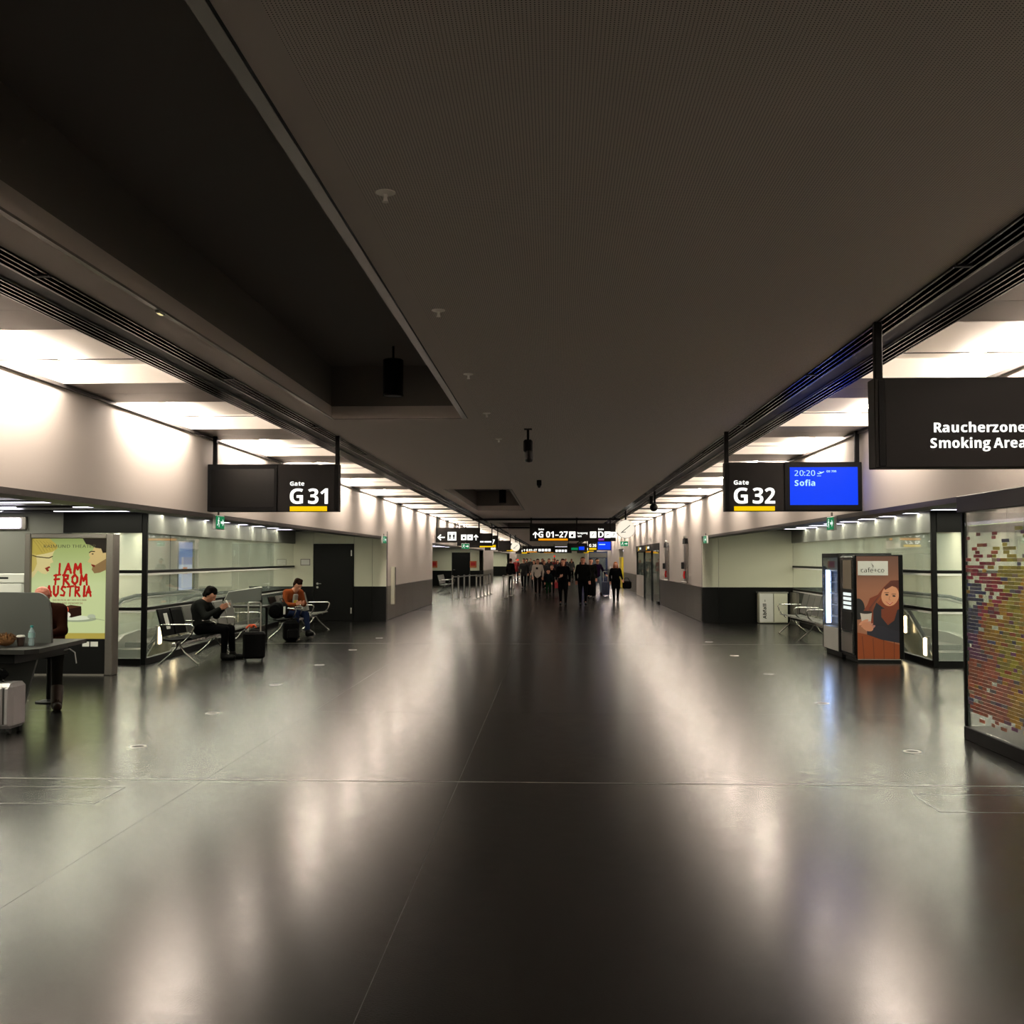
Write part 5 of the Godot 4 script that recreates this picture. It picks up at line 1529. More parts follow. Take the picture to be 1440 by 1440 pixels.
func field_mesh(bones: Array, cell: float, k: float) -> SurfaceTool:
	# bones: [a, radius at a, b, radius at b]; surface nets over the smooth union
	var lo := Vector3(1e9, 1e9, 1e9)
	var hi := -lo
	for q in bones:
		for e in 2:
			var p: Vector3 = q[e * 2]
			var r: float = q[e * 2 + 1]
			lo = lo.min(p - Vector3.ONE * r)
			hi = hi.max(p + Vector3.ONE * r)
	lo -= Vector3.ONE * (k + cell * 2)
	hi += Vector3.ONE * (k + cell * 2)
	var nx := int((hi.x - lo.x) / cell) + 2
	var ny := int((hi.y - lo.y) / cell) + 2
	var nz := int((hi.z - lo.z) / cell) + 2
	var sy := nx
	var sz := nx * ny
	var f := PackedFloat32Array()
	f.resize(nx * ny * nz)
	f.fill(1.0)
	for q in bones:
		var a: Vector3 = q[0]
		var ra: float = q[1]
		var b: Vector3 = q[2]
		var rb: float = q[3]
		var ab := b - a
		var inv := 1.0 / maxf(ab.length_squared(), 1e-9)
		var rm := maxf(ra, rb) + k + cell * 1.5
		var l := (a.min(b) - Vector3.ONE * rm - lo) / cell
		var h := (a.max(b) + Vector3.ONE * rm - lo) / cell
		for z in range(maxi(0, int(l.z)), mini(nz - 1, int(h.z) + 1) + 1):
			for y in range(maxi(0, int(l.y)), mini(ny - 1, int(h.y) + 1) + 1):
				var at := z * sz + y * sy
				for x in range(maxi(0, int(l.x)), mini(nx - 1, int(h.x) + 1) + 1):
					var p := lo + Vector3(x, y, z) * cell
					var t := clampf((p - a).dot(ab) * inv, 0.0, 1.0)
					var d := p.distance_to(a + ab * t) - lerpf(ra, rb, t)
					var o := f[at + x]
					var w := maxf(k - absf(o - d), 0.0) / k
					f[at + x] = minf(o, d) - w * w * k * 0.25
	var ids := PackedInt32Array()
	ids.resize(nx * ny * nz)
	ids.fill(-1)
	var st := sb()
	st.set_smooth_group(0)
	var n := 0
	var off := [0, 1, sy, sy + 1, sz, sz + 1, sz + sy, sz + sy + 1]
	var edges := [[0, 1], [2, 3], [4, 5], [6, 7], [0, 2], [1, 3], [4, 6], [5, 7], [0, 4], [1, 5], [2, 6], [3, 7]]
	for z in nz - 1:
		for y in ny - 1:
			var row := z * sz + y * sy
			for x in nx - 1:
				var c := row + x
				if f[c] > cell * 2.0:
					continue
				var inside := 0
				for e in 8:
					if f[c + off[e]] < 0.0:
						inside += 1
				if inside == 0 or inside == 8:
					continue
				var s := Vector3.ZERO
				var m := 0
				for e in edges:
					var u := f[c + off[e[0]]]
					var v := f[c + off[e[1]]]
					if (u < 0.0) != (v < 0.0):
						var t := u / (u - v)
						var p0: int = e[0]
						var p1: int = e[1]
						s += Vector3(lerpf(p0 & 1, p1 & 1, t), lerpf((p0 >> 1) & 1, (p1 >> 1) & 1, t), lerpf((p0 >> 2) & 1, (p1 >> 2) & 1, t))
						m += 1
				st.add_vertex(lo + (Vector3(x, y, z) + s / m) * cell)
				ids[c] = n
				n += 1
	for z in range(1, nz - 1):
		for y in range(1, ny - 1):
			var row := z * sz + y * sy
			for x in range(1, nx - 1):
				var c := row + x
				var v := f[c]
				if absf(v) > cell * 1.8:
					continue
				for ax in 3:
					var step := 1 if ax == 0 else (sy if ax == 1 else sz)
					var w := f[c + step]
					if (v < 0.0) == (w < 0.0):
						continue
					var u := sy if ax == 0 else (sz if ax == 1 else 1)
					var t := sz if ax == 0 else (1 if ax == 1 else sy)
					var q := [ids[c - u - t], ids[c - t], ids[c], ids[c - u]]
					if q[0] < 0 or q[1] < 0 or q[2] < 0 or q[3] < 0:
						continue
					var o := [0, 2, 1, 0, 3, 2] if v < 0.0 else [0, 1, 2, 0, 2, 3]
					for i in o:
						st.add_index(q[i])
	st.generate_normals()
	return st

func joints(pose: Dictionary) -> Dictionary:
	# a standing adult 1.75 m tall facing +z, feet on the ground; a pose overrides joints
	var j := {
		"pelvis": Vector3(0, 0.95, 0), "waist": Vector3(0, 1.1, 0.0), "chest": Vector3(0, 1.32, 0.0), "neck": Vector3(0, 1.47, 0.0), "head": Vector3(0, 1.62, 0.02),
		"sl": Vector3(0.185, 1.41, 0), "sr": Vector3(-0.185, 1.41, 0), "el": Vector3(0.25, 1.13, -0.03), "er": Vector3(-0.25, 1.13, -0.03), "wl": Vector3(0.25, 0.88, 0.06), "wr": Vector3(-0.25, 0.88, 0.06),
		"hl": Vector3(0.09, 0.93, 0), "hr": Vector3(-0.09, 0.93, 0), "kl": Vector3(0.1, 0.5, 0.03), "kr": Vector3(-0.1, 0.5, 0.03), "al": Vector3(0.1, 0.08, -0.02), "ar": Vector3(-0.1, 0.08, -0.02),
		"tl": Vector3(0.12, 0.035, 0.16), "tr": Vector3(-0.12, 0.035, 0.16), "gl": Vector3(0.25, 0.74, 0.1), "gr": Vector3(-0.25, 0.74, 0.1), "look": Vector3(0, 0, 1),
	}
	j.merge(pose, true)
	return j

func walking(left: float) -> Dictionary:
	# mid stride; left > 0 puts the left foot forward
	var s := left
	return {
		"kl": Vector3(0.1, 0.51, 0.08 + 0.07 * s), "kr": Vector3(-0.1, 0.51, 0.08 - 0.07 * s),
		"al": Vector3(0.09, 0.085 + (0.0 if s > 0 else 0.05), 0.2 * s), "ar": Vector3(-0.09, 0.085 + (0.05 if s > 0 else 0.0), -0.2 * s),
		"tl": Vector3(0.1, 0.04, 0.2 * s + 0.17), "tr": Vector3(-0.1, 0.04, -0.2 * s + 0.17),
		"el": Vector3(0.25, 1.14, -0.05 - 0.06 * s), "er": Vector3(-0.25, 1.14, -0.05 + 0.06 * s), "wl": Vector3(0.24, 0.9, 0.05 - 0.12 * s), "wr": Vector3(-0.24, 0.9, 0.05 + 0.12 * s),
		"gl": Vector3(0.23, 0.77, 0.1 - 0.14 * s), "gr": Vector3(-0.23, 0.77, 0.1 + 0.14 * s),
	}

func sitting(seat: float, lean: float) -> Dictionary:
	# hips at seat height, trunk leaning forward, hands held together over the lap
	var b := Vector3(0, seat + 0.1, 0)
	var c := b + Vector3(0, 0.36, lean * 0.5)
	return {
		"pelvis": b, "waist": b + Vector3(0, 0.15, -0.02), "chest": c, "neck": c + Vector3(0, 0.14, lean * 0.42), "head": c + Vector3(0, 0.24, lean * 0.8 + 0.06),
		"sl": c + Vector3(0.18, 0.08, lean * 0.2), "sr": c + Vector3(-0.18, 0.08, lean * 0.2), "el": c + Vector3(0.23, -0.17, 0.1), "er": c + Vector3(-0.23, -0.17, 0.1),
		"wl": c + Vector3(0.09, -0.17, 0.32), "wr": c + Vector3(-0.09, -0.17, 0.32), "gl": c + Vector3(0.03, -0.13, 0.40), "gr": c + Vector3(-0.03, -0.13, 0.40),
		"hl": b + Vector3(0.09, -0.01, 0.02), "hr": b + Vector3(-0.09, -0.01, 0.02), "kl": Vector3(0.12, seat + 0.07, 0.46), "kr": Vector3(-0.12, seat + 0.07, 0.46),
		"al": Vector3(0.12, 0.08, 0.5), "ar": Vector3(-0.12, 0.08, 0.44), "tl": Vector3(0.14, 0.035, 0.68), "tr": Vector3(-0.14, 0.035, 0.62), "look": Vector3(0, -0.5, 1),
	}

var head_tool: SurfaceTool
var hand_tools := []

func templates() -> void:
	# a head: skull, jaw, nose, ears, brow and lips; about its own centre, facing +z
	head_tool = field_mesh([
		[Vector3(0, 0.03, -0.015), 0.088, Vector3(0, 0.025, 0.01), 0.083], [Vector3(0, 0.0, 0.03), 0.066, Vector3(0, -0.07, 0.045), 0.042], [Vector3(0.03, -0.05, 0.02), 0.04, Vector3(-0.03, -0.05, 0.02), 0.04],
		[Vector3(0, 0.015, 0.098), 0.008, Vector3(0, -0.022, 0.115), 0.014], [Vector3(-0.012, -0.024, 0.102), 0.009, Vector3(0.012, -0.024, 0.102), 0.009],
		[Vector3(-0.035, 0.03, 0.083), 0.012, Vector3(0.035, 0.03, 0.083), 0.012], [Vector3(-0.016, -0.052, 0.088), 0.008, Vector3(0.016, -0.052, 0.088), 0.008],
		[Vector3(0.083, 0.02, -0.01), 0.014, Vector3(0.08, -0.025, -0.005), 0.01], [Vector3(-0.083, 0.02, -0.01), 0.014, Vector3(-0.08, -0.025, -0.005), 0.01],
		[Vector3(0, -0.03, -0.02), 0.055, Vector3(0, -0.14, -0.015), 0.052],
	], 0.008, 0.016)
	# a relaxed hand: the wrist at the origin, fingers towards -y, the palm towards +z; left, then right
	for s in [1.0, -1.0]:
		var b := [[Vector3(0, 0.02, 0), 0.027, Vector3(0, -0.03, 0), 0.026], [Vector3(-0.022 * s, -0.035, 0), 0.017, Vector3(-0.03 * s, -0.085, 0.002), 0.013], [Vector3(0.02 * s, -0.035, 0), 0.017, Vector3(0.026 * s, -0.08, 0.002), 0.013], [Vector3(0, -0.04, 0), 0.018, Vector3(0, -0.085, 0), 0.014]]
		var ln := [0.066, 0.076, 0.072, 0.056]
		for k in 4:
			var x: float = (-0.03 + 0.0195 * k) * s
			var p := Vector3(x, -0.09, 0.002)
			var m := p + Vector3(x * 0.08, -ln[k] * 0.55, 0.010)
			b.append([p, 0.0098, m, 0.009])
			b.append([m, 0.009, m + Vector3(0, -ln[k] * 0.4, 0.022), 0.0072])
		b.append([Vector3(-0.026 * s, -0.03, 0.006), 0.014, Vector3(-0.05 * s, -0.058, 0.022), 0.011])
		b.append([Vector3(-0.05 * s, -0.058, 0.022), 0.011, Vector3(-0.054 * s, -0.088, 0.034), 0.008])
		hand_tools.append(field_mesh(b, 0.0055, 0.006))

func turned_to(y: Vector3, z_hint: Vector3) -> Basis:
	# y axis along y, z as near to the hint as it goes
	y = y.normalized()
	var x := y.cross(z_hint).normalized()
	return Basis(x, y, x.cross(y))

func person(label: String, at: Vector3, turn: float, tall: float, pose: Dictionary, look: Dictionary, group := "") -> Node3D:
	# look: top, legs, shoes, hair colours; style of hair; coat length; cell size
	if head_tool == null:
		templates()
	var o := thing("person", label, "person", at, turn, group)
	var k := tall / 1.75
	var j := joints(pose)
	for n in j:
		if n != "look":
			j[n] = j[n] * k
	var cell: float = look.get("cell", 0.022)
	var fat: float = look.get("build", 1.0)
	var skin := mat("skin_" + str(o.get_index()), look.get("skin", Color(0.72, 0.50, 0.40)), 0.55)
	var side := [["sl", "el", "wl", "gl", "hl", "kl", "al", "tl"], ["sr", "er", "wr", "gr", "hr", "kr", "ar", "tr"]]
	var trunk := func(g: float) -> Array:
		var b := []
		b.append([j.pelvis + Vector3(0.05, 0, 0) * k, (0.105 * fat) * k + g, j.pelvis - Vector3(0.05, 0, 0) * k, (0.105 * fat) * k + g])
		b.append([j.pelvis, 0.11 * k * fat + g, j.waist, 0.105 * k * fat + g])
		for s in [0.06, -0.06]:
			b.append([j.waist + Vector3(s * 0.7, 0, 0) * k, 0.095 * k * fat + g, j.chest + Vector3(s, 0, 0) * k, 0.11 * k * fat + g])
		b.append([j.sl - (j.sl - j.sr) * 0.14, 0.065 * k + g, j.sr + (j.sl - j.sr) * 0.14, 0.065 * k + g])
		return b
	var arms := func(g: float, upto: float) -> Array:
		var b := []
		for n in side:
			b.append([j[n[0]], 0.055 * k + g, j[n[1]], 0.043 * k + g])
			b.append([j[n[1]], 0.041 * k + g, j[n[1]].lerp(j[n[2]], upto), 0.028 * k + g])
		return b
	var legs := func(g: float, upto: float) -> Array:
		var b := []
		for n in side:
			b.append([j[n[4]], 0.082 * k * fat + g, j[n[5]], 0.056 * k + g])
			b.append([j[n[5]], 0.055 * k + g, j[n[5]].lerp(j[n[6]], upto), 0.038 * k + g])
		return b
	# the body, one surface, with the head and the hands joined in
	var bones: Array = trunk.call(0.0) + arms.call(0.0, 1.0) + legs.call(0.0, 1.0)
	bones.append([j.chest + Vector3(0, 0.08, 0) * k, 0.07 * k, j.neck, 0.052 * k])
	bones.append([j.neck, 0.05 * k, j.head - Vector3(0, 0.04, 0) * k, 0.05 * k])
	for n in side:
		bones.append([j[n[6]], 0.038 * k, j[n[7]], 0.03 * k])
	var body := sb()
	body.append_from(field_mesh(bones, cell, 0.035 * k).commit(), 0, Transform3D())
	var hb := Basis.looking_at(-j.look.normalized(), Vector3.UP).scaled(Vector3.ONE * maxf(k, 0.86))
	body.append_from(head_tool.commit(), 0, Transform3D(hb, j.head))
	for e in 2:
		var w: Vector3 = j[side[e][2]]
		var gd: Vector3 = w - j[side[e][3]]
		body.append_from(hand_tools[e].commit(), 0, Transform3D(turned_to(gd, Vector3(0.3 * (1 - 2 * e), 0.3, 1)).scaled(Vector3.ONE * k), w))
	part(o, "body", body, skin)
	# clothes
	var top: Array = trunk.call(0.014 * k) + arms.call(0.012 * k, look.get("sleeve", 0.97))
	var coat: float = look.get("coat", 0.0)
	if coat > 0.0:
		for n in side:
			var hip: Vector3 = j[n[4]]
			top.append([hip, 0.1 * k * fat, hip.lerp(j[n[5]], coat), 0.085 * k * fat])
	top.append([j.chest + Vector3(0, 0.09, 0) * k, 0.075 * k, j.neck - Vector3(0, 0.02, 0) * k, 0.062 * k])
	part(o, "jacket", field_mesh(top, cell, 0.04 * k), mat("cloth_" + str(o.get_index()), look.get("top", Color(0.05, 0.05, 0.05)), 0.9, 0.0, 0.12))
	var low: Array = legs.call(0.012 * k, 0.96)
	low.append([j.pelvis + Vector3(0.05, -0.01, 0) * k, 0.112 * k * fat, j.pelvis + Vector3(-0.05, -0.01, 0) * k, 0.112 * k * fat])
	part(o, "trousers", field_mesh(low, cell, 0.025 * k), mat("trousers_" + str(o.get_index()), look.get("legs", Color(0.03, 0.03, 0.035)), 0.9, 0.0, 0.12))
	var shoe := []
	for n in side:
		shoe.append([j[n[6]] + Vector3(0, 0.02, 0), 0.058 * k, j[n[6]] - Vector3(0, 0.02, 0) * k, 0.058 * k])
		shoe.append([j[n[6]] - Vector3(0, 0.035, 0) * k, 0.054 * k, j[n[7]] + Vector3(0, 0.012, 0) * k, 0.046 * k])
	part(o, "shoes", field_mesh(shoe, minf(cell, 0.016), 0.02 * k), mat("shoe_" + str(o.get_index()), look.get("shoes", Color(0.03, 0.03, 0.03)), 0.6, 0.0, 0.25))
	# hair and face
	var hk := maxf(k, 0.86)
	var style: String = look.get("style", "short")
	if style != "bald":
		var hr := [[Vector3(0, 0.055, -0.03), 0.089, Vector3(0, 0.05, -0.02), 0.088], [Vector3(0, 0.09, 0.03), 0.045, Vector3(0, 0.02, -0.055), 0.07]]
		if style == "long":
			hr += [[Vector3(0.075, 0.03, -0.01), 0.03, Vector3(0.085, -0.16, 0.01), 0.035], [Vector3(-0.075, 0.03, -0.01), 0.03, Vector3(-0.085, -0.16, 0.01), 0.035], [Vector3(0, 0.02, -0.06), 0.06, Vector3(0, -0.18, -0.07), 0.06]]
		elif style == "bushy":
			hr += [[Vector3(0.07, 0.03, -0.02), 0.042, Vector3(0.06, -0.03, -0.03), 0.03], [Vector3(-0.07, 0.03, -0.02), 0.042, Vector3(-0.06, -0.03, -0.03), 0.03], [Vector3(0.035, 0.085, 0.058), 0.027, Vector3(-0.03, 0.08, 0.062), 0.024], [Vector3(0.05, 0.11, 0.0), 0.04, Vector3(-0.045, 0.115, -0.02), 0.042], [Vector3(0.0, 0.125, -0.03), 0.035, Vector3(0.02, 0.12, 0.03), 0.03], [Vector3(0, 0.08, -0.07), 0.06, Vector3(0, -0.04, -0.075), 0.05]]
		var hm := field_mesh(hr, 0.014, 0.02)
		var ho := part(o, "hair", hm, mat("hair_" + str(o.get_index()), look.get("hair", Color(0.05, 0.035, 0.025)), 0.7, 0.0, 0.15))
		ho.transform = Transform3D(hb, j.head)
	if look.get("face", true):
		var fs := sb()
		for s in [-1.0, 1.0]:
			ball(fs, Vector3(s * 0.033, 0.012, 0.084), 0.009, 6)
			tube(fs, [Vector3(s * 0.05, 0.034, 0.086), Vector3(s * 0.033, 0.039, 0.094), Vector3(s * 0.018, 0.035, 0.095)], 0.004, 4)
		var fo := part(o, "eyes_and_brows", fs, mat("eye_dark", Color(0.05, 0.035, 0.03), 0.4))
		fo.transform = Transform3D(hb, j.head)
		fs = tube(sb(), [Vector3(-0.022, -0.05, 0.090), Vector3(0, -0.048, 0.096), Vector3(0.022, -0.05, 0.090)], 0.0055, 5)
		fo = part(o, "lips", fs, mat("lip", Color(0.55, 0.25, 0.22), 0.5))
		fo.transform = Transform3D(hb, j.head)
	return o


func build_people() -> void:
	var dark := Color(0.045, 0.045, 0.05)
	# seated on the left
	var ps := sitting(0.44, 0.10)
	ps.merge({"wl": Vector3(0.08, 0.86, 0.34), "wr": Vector3(-0.08, 0.86, 0.34), "gl": Vector3(0.03, 0.92, 0.43), "gr": Vector3(-0.03, 0.92, 0.43), "chest": Vector3(0, 0.86, -0.03), "neck": Vector3(0, 0.99, 0.03), "head": Vector3(0, 1.09, 0.13), "sl": Vector3(0.18, 0.94, 0.0), "sr": Vector3(-0.18, 0.94, 0.0), "look": Vector3(0, -0.7, 1)}, true)
	person("dark haired traveller in charcoal jacket and black trousers, bent over a phone on the seats", Vector3(-6.0, 0, -18.0), PI / 2 - 0.1, 1.74, ps, {"top": Color(0.10, 0.105, 0.10), "legs": Color(0.03, 0.03, 0.035), "style": "bushy", "hair": Color(0.035, 0.025, 0.02), "cell": 0.016, "build": 1.2})
	var ph := single("phone", "pale phone held by the bent dark haired traveller", "phone", box(sb(), Vector3.ZERO, Vector3(0.075, 0.14, 0.01), 0.004), M.label_white, Vector3(-5.55, 0.94, -17.95))
	ph.rotation = Vector3(-0.5, PI / 2, 0)
	ps = sitting(0.43, 0.22)
	ps.merge({"kl": Vector3(0.16, 0.5, 0.44), "kr": Vector3(-0.10, 0.52, 0.46), "al": Vector3(0.10, 0.12, 0.62), "ar": Vector3(-0.1, 0.08, 0.5), "tl": Vector3(0.1, 0.1, 0.8), "look": Vector3(0.0, -0.6, 1)}, true)
	var p := person("young man in orange jacket and blue jeans on the second seat row, looking down", Vector3(-5.78, 0, -23.1), 0.75, 1.75, ps, {"top": Color(0.46, 0.23, 0.12), "legs": Color(0.10, 0.13, 0.22), "hair": Color(0.12, 0.06, 0.03), "style": "bushy", "cell": 0.018})
	part(p, "shirt_front", box(sb(), Vector3(0, 0.80, 0.235), Vector3(0.12, 0.30, 0.06), 0.025, Basis(Vector3.RIGHT, 0.22)), mat("shirt_grey", Color(0.55, 0.53, 0.50), 0.8))
	part(p, "shirt_print", box(sb(), Vector3(0, 0.76, 0.262), Vector3(0.10, 0.1, 0.02), 0.006, Basis(Vector3.RIGHT, 0.22)), mat("shirt_yellow", Color(0.70, 0.62, 0.20), 0.8))
	# at the work table
	ps = sitting(0.58, 0.12)
	ps.merge({"al": Vector3(0.40, 0.08, 0.64), "ar": Vector3(-0.12, 0.08, 0.5), "tl": Vector3(0.48, 0.035, 0.78), "tr": Vector3(-0.12, 0.035, 0.68), "kl": Vector3(0.3, 0.60, 0.42), "kr": Vector3(-0.12, 0.60, 0.42), "wl": Vector3(0.12, 0.83, 0.38), "wr": Vector3(-0.14, 0.83, 0.38), "gl": Vector3(0.06, 0.83, 0.48), "gr": Vector3(-0.1, 0.83, 0.48)}, true)
	p = person("person in a dark brown jacket and boots, mostly hidden behind the work table's grey screen", Vector3(-6.01, 0, -12.52), 0.0, 1.72, ps, {"top": Color(0.14, 0.065, 0.04), "legs": Color(0.09, 0.085, 0.07), "shoes": Color(0.14, 0.08, 0.045), "style": "bald", "skin": Color(0.62, 0.34, 0.26), "cell": 0.018, "build": 1.2})
	part(p, "boot_shaft", tube(sb(), [Vector3(0.393, 0.08, 0.63), Vector3(0.37, 0.26, 0.565)], [0.062, 0.068], 12), mat("boot", Color(0.18, 0.11, 0.06), 0.6))
	var so := thing("stool", "dark round stool under the person behind the grey screen", "stool", Vector3(-6.01, 0, -12.52))
	part(so, "seat", lathe(sb(), [Vector2(0, 0.53), Vector2(0.16, 0.53), Vector2(0.17, 0.55), Vector2(0.16, 0.575), Vector2(0, 0.58)], Vector3.ZERO, 20), M.seat_black)
	part(so, "column", lathe(sb(), [Vector2(0.15, 0), Vector2(0.15, 0.015), Vector2(0.03, 0.04), Vector2(0.03, 0.53)], Vector3.ZERO, 16), M.black)
	ps = sitting(0.60, 0.25)
	ps.merge({"al": Vector3(0.12, 0.3, 0.36), "ar": Vector3(-0.12, 0.3, 0.36), "tl": Vector3(0.13, 0.27, 0.54), "tr": Vector3(-0.13, 0.27, 0.54), "er": Vector3(-0.20, 0.86, 0.30), "wr": Vector3(-0.16, 0.86, 0.50), "gr": Vector3(-0.15, 0.85, 0.6)}, true)
	person("person in an orange jumper at the work table, only a sleeve inside the left edge", Vector3(-6.30, 0, -10.62), PI / 2 + 0.3, 1.7, ps, {"top": Color(0.55, 0.20, 0.06), "legs": Color(0.05, 0.05, 0.06), "style": "long", "hair": Color(0.20, 0.11, 0.06), "cell": 0.02})
	so = thing("stool", "dark round stool at the left edge under the person in orange", "stool", Vector3(-6.30, 0, -10.62))
	part(so, "seat", lathe(sb(), [Vector2(0, 0.53), Vector2(0.16, 0.53), Vector2(0.17, 0.55), Vector2(0.16, 0.575), Vector2(0, 0.58)], Vector3.ZERO, 20), M.seat_black)
	part(so, "column", lathe(sb(), [Vector2(0.15, 0), Vector2(0.15, 0.015), Vector2(0.03, 0.04), Vector2(0.03, 0.53)], Vector3.ZERO, 16), M.black)
	# walking towards the camera
	var c := 0.026
	person("woman in a black coat with long reddish hair, walking in the middle of the hall", Vector3(0.29, 0, -38.83), 0.0, 1.70, walking(1.0).merged({"wr": Vector3(-0.12, 1.08, 0.22), "gr": Vector3(-0.02, 1.14, 0.27), "er": Vector3(-0.26, 1.12, 0.02)}, true), {"top": Color(0.03, 0.03, 0.033), "style": "long", "hair": Color(0.22, 0.07, 0.04), "cell": c, "coat": 0.75, "build": 1.1})
	person("man in a black jacket and black trousers, nearest of the walkers right of centre", Vector3(1.01, 0, -38.86), 0.0, 1.77, walking(-0.8), {"top": Color(0.035, 0.035, 0.035), "legs": Color(0.03, 0.032, 0.04), "style": "short", "hair": Color(0.25, 0.18, 0.13), "cell": c, "build": 1.2, "skin": Color(0.6, 0.38, 0.30)})
	p = person("woman in a white sweater and black trousers with a dark spot on her chest", Vector3(-0.80, 0, -49.2), 0.0, 1.70, walking(1.0), {"top": Color(0.66, 0.62, 0.58), "legs": Color(0.05, 0.03, 0.03), "style": "short", "hair": Color(0.18, 0.08, 0.05), "cell": c})
	part(p, "dark_print", box(sb(), Vector3(-0.03, 1.27, 0.135), Vector3(0.1, 0.1, 0.02), 0.008), M.black)
	person("child in a black top and green trousers beside the woman in white", Vector3(-0.31, 0, -49.24), 0.0, 1.2, walking(-0.8), {"top": Color(0.05, 0.08, 0.09), "legs": Color(0.03, 0.16, 0.07), "hair": Color(0.06, 0.05, 0.04), "cell": c, "face": true})
	person("child in dark clothes between the child in green and the woman in the black coat", Vector3(-0.15, 0, -50.2), 0.0, 1.4, walking(0.9), {"top": Color(0.04, 0.04, 0.05), "hair": Color(0.5, 0.42, 0.34), "cell": c})
	var bag := thing("carrier_bag", "red carrier bag carried in front of the child in dark clothes", "bag", Vector3(0.04, 0.33, -50.15))
	part(bag, "body", prism(sb(), [Vector2(-0.17, 0), Vector2(0.17, 0), Vector2(0.12, 0.22), Vector2(0.05, 0.28), Vector2(-0.05, 0.28), Vector2(-0.12, 0.22)], -0.06, 0.06), mat("bag_red", Color(0.62, 0.10, 0.14), 0.6))
	part(bag, "handle", tube(sb(), [Vector3(-0.05, 0.27, 0), Vector3(-0.03, 0.36, 0), Vector3(0.03, 0.36, 0), Vector3(0.05, 0.27, 0)], 0.01, 6), M.red_paint)
	person("man in a dark olive coat right behind the nearest man in black", Vector3(1.52, 0, -45.5), 0.0, 1.72, walking(0.9), {"top": Color(0.06, 0.06, 0.045), "hair": Color(0.1, 0.08, 0.06), "cell": c, "coat": 0.5, "build": 1.1})
	suitcase("black suitcase rolled beside the man in the olive coat", Vector3(1.62, 0, -48.2), 0.0, 0.42, 0.62, 0.26, M.bag_black, 0.3, 0)
	person("man in a purple jumper and pale jeans pulling a blue suitcase", Vector3(1.98, 0, -50.3), 0.5, 1.72, walking(1.0).merged({"wl": Vector3(0.40, 1.0, 0.1), "el": Vector3(0.32, 1.18, 0.0), "gl": Vector3(0.46, 0.92, 0.14)}, true), {"top": Color(0.09, 0.03, 0.12), "legs": Color(0.32, 0.36, 0.40), "hair": Color(0.07, 0.05, 0.04), "cell": c, "shoes": Color(0.09, 0.05, 0.04)})
	suitcase("blue suitcase with a tall handle beside the man in the purple jumper", Vector3(2.32, 0, -49.2), 0.0, 0.36, 0.62, 0.24, mat("case_blue", Color(0.10, 0.15, 0.26), 0.5), 0.45, 4)
	person("blond woman in a black dress with a big dark bag, walking near the right wall", Vector3(2.42, 0, -42.8), 0.0, 1.58, walking(-1.0).merged({"wl": Vector3(0.3, 0.98, 0.12), "gl": Vector3(0.32, 0.86, 0.16)}, true), {"top": Color(0.025, 0.025, 0.028), "hair": Color(0.55, 0.33, 0.15), "style": "long", "cell": c, "coat": 0.8, "build": 1.15})
	bag = thing("handbag", "large dark handbag at the arm of the blond woman", "bag", Vector3(2.86, 0.52, -42.7))
	part(bag, "body", box(sb(), Vector3(0, 0.15, 0), Vector3(0.36, 0.3, 0.16), 0.05), M.bag_black)
	part(bag, "strap", tube(sb(), [Vector3(-0.12, 0.28, 0), Vector3(-0.08, 0.42, 0), Vector3(0.04, 0.42, 0), Vector3(0.12, 0.28, 0)], 0.014, 6), M.rubber)
	person("man in black standing by the queue posts on the left", Vector3(-2.47, 0, -59.4), 2.6, 1.72, {}, {"top": Color(0.03, 0.03, 0.03), "hair": Color(0.2, 0.12, 0.08), "cell": 0.03, "coat": 0.6, "build": 1.1})
	# the crowd farther off: a few builds repeated in other clothes
	var types := []
	types.append(person("", Vector3(-1.9, 0, -72), 0.1, 1.72, walking(1.0), {"top": Color(0.05, 0.05, 0.05), "hair": Color(0.08, 0.06, 0.05), "cell": 0.035, "coat": 0.4, "face": false}, "far crowd in the hall"))
	types.append(person("", Vector3(-1.3, 0, -66), -0.1, 1.62, walking(-1.0), {"top": Color(0.12, 0.12, 0.11), "hair": Color(0.15, 0.08, 0.05), "style": "long", "cell": 0.035, "coat": 0.2, "face": false}, "far crowd in the hall"))
	var cloth := {"red": Color(0.45, 0.05, 0.05), "black": Color(0.03, 0.03, 0.03), "grey": Color(0.18, 0.18, 0.17), "brown": Color(0.12, 0.07, 0.05), "navy": Color(0.04, 0.05, 0.10), "cream": Color(0.5, 0.46, 0.40)}
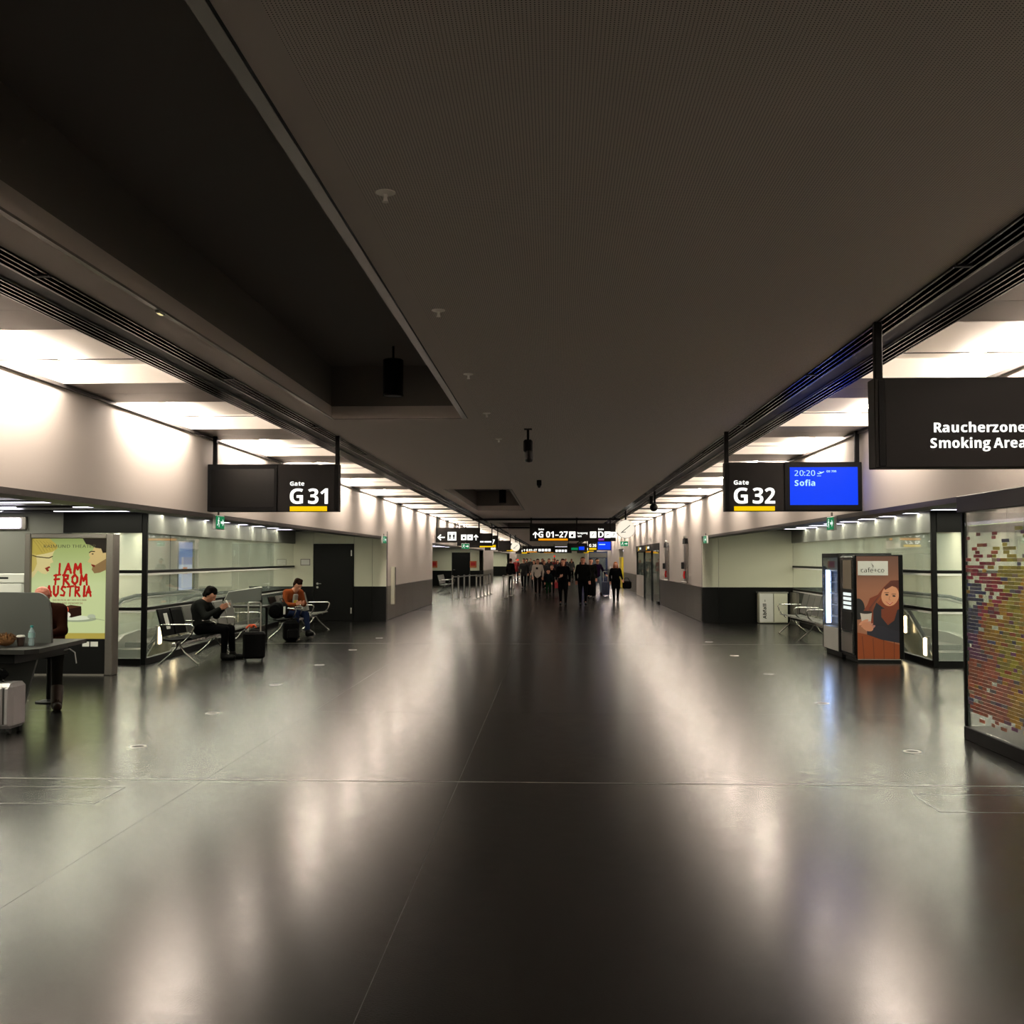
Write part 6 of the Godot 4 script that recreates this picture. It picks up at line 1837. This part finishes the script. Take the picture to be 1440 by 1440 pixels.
	var crowd := [
		[-1.9, 72, 0, "brown"], [-1.3, 66, 1, "grey"], [-1.75, 60, 0, "black"], [-2.9, 80, 0, "red"], [-0.35, 62, 0, "black"], [0.15, 68, 1, "navy"], [-0.9, 76, 0, "black"], [0.5, 74, 0, "grey"], [0.0, 82, 0, "red"],
		[-1.5, 90, 1, "black"], [-0.5, 95, 0, "brown"], [0.6, 88, 1, "black"], [1.0, 98, 0, "navy"], [-2.3, 100, 0, "grey"], [-1.2, 108, 0, "black"], [0.3, 112, 1, "brown"], [1.6, 104, 0, "black"], [-0.6, 58, 1, "black"], [2.3, 90, 0, "black"], [2.6, 96, 1, "brown"],
		[-0.2, 118, 0, "cream"], [0.9, 120, 0, "black"], [-1.8, 116, 1, "black"], [1.3, 84, 1, "grey"],
	]
	crowd.sort_custom(func(u, v): return u[0] / u[1] < v[0] / v[1])
	var used_types := [false, false]
	for i in crowd.size():
		var q: Array = crowd[i]
		var src: Node3D = types[q[2]]
		var label := "%s in %s, %s from the left among the far walkers" % [["short haired far walker", "long haired far walker"][q[2]], q[3], ORD[i]]
		var n: Node3D
		if not used_types[q[2]]:
			used_types[q[2]] = true
			n = src
			n.position = Vector3(q[0], 0, -q[1])
			n.set_meta("label", label)
		else:
			n = copy(src, Vector3(q[0], 0, -q[1]), (i % 5 - 2) * 0.12, label)
		var mname: String = "crowd_" + q[3]
		if not M.has(mname):
			mat(mname, cloth[q[3]], 0.85)
		for ch in n.get_children():
			if String(ch.name).begins_with("jacket"):
				ch.material_override = M[mname]
	# two small red lamps glowing among the crowd
	for q in [[-2.75, 1.63, -79.0, "left"], [-0.05, 1.9, -81.0, "right"]]:
		var rl := thing("red_light", "small glowing red light among the far crowd, the %s one" % q[3], "signal light", Vector3(q[0], 0, q[2]))
		part(rl, "pole", lathe(sb(), [Vector2(0.12, 0), Vector2(0.12, 0.02), Vector2(0.025, 0.03), Vector2(0.025, q[1] - 0.05)], Vector3.ZERO, 10), M.black)
		part(rl, "lens", ball(sb(), Vector3(0, q[1], 0), 0.06, 10), M.lit_red)
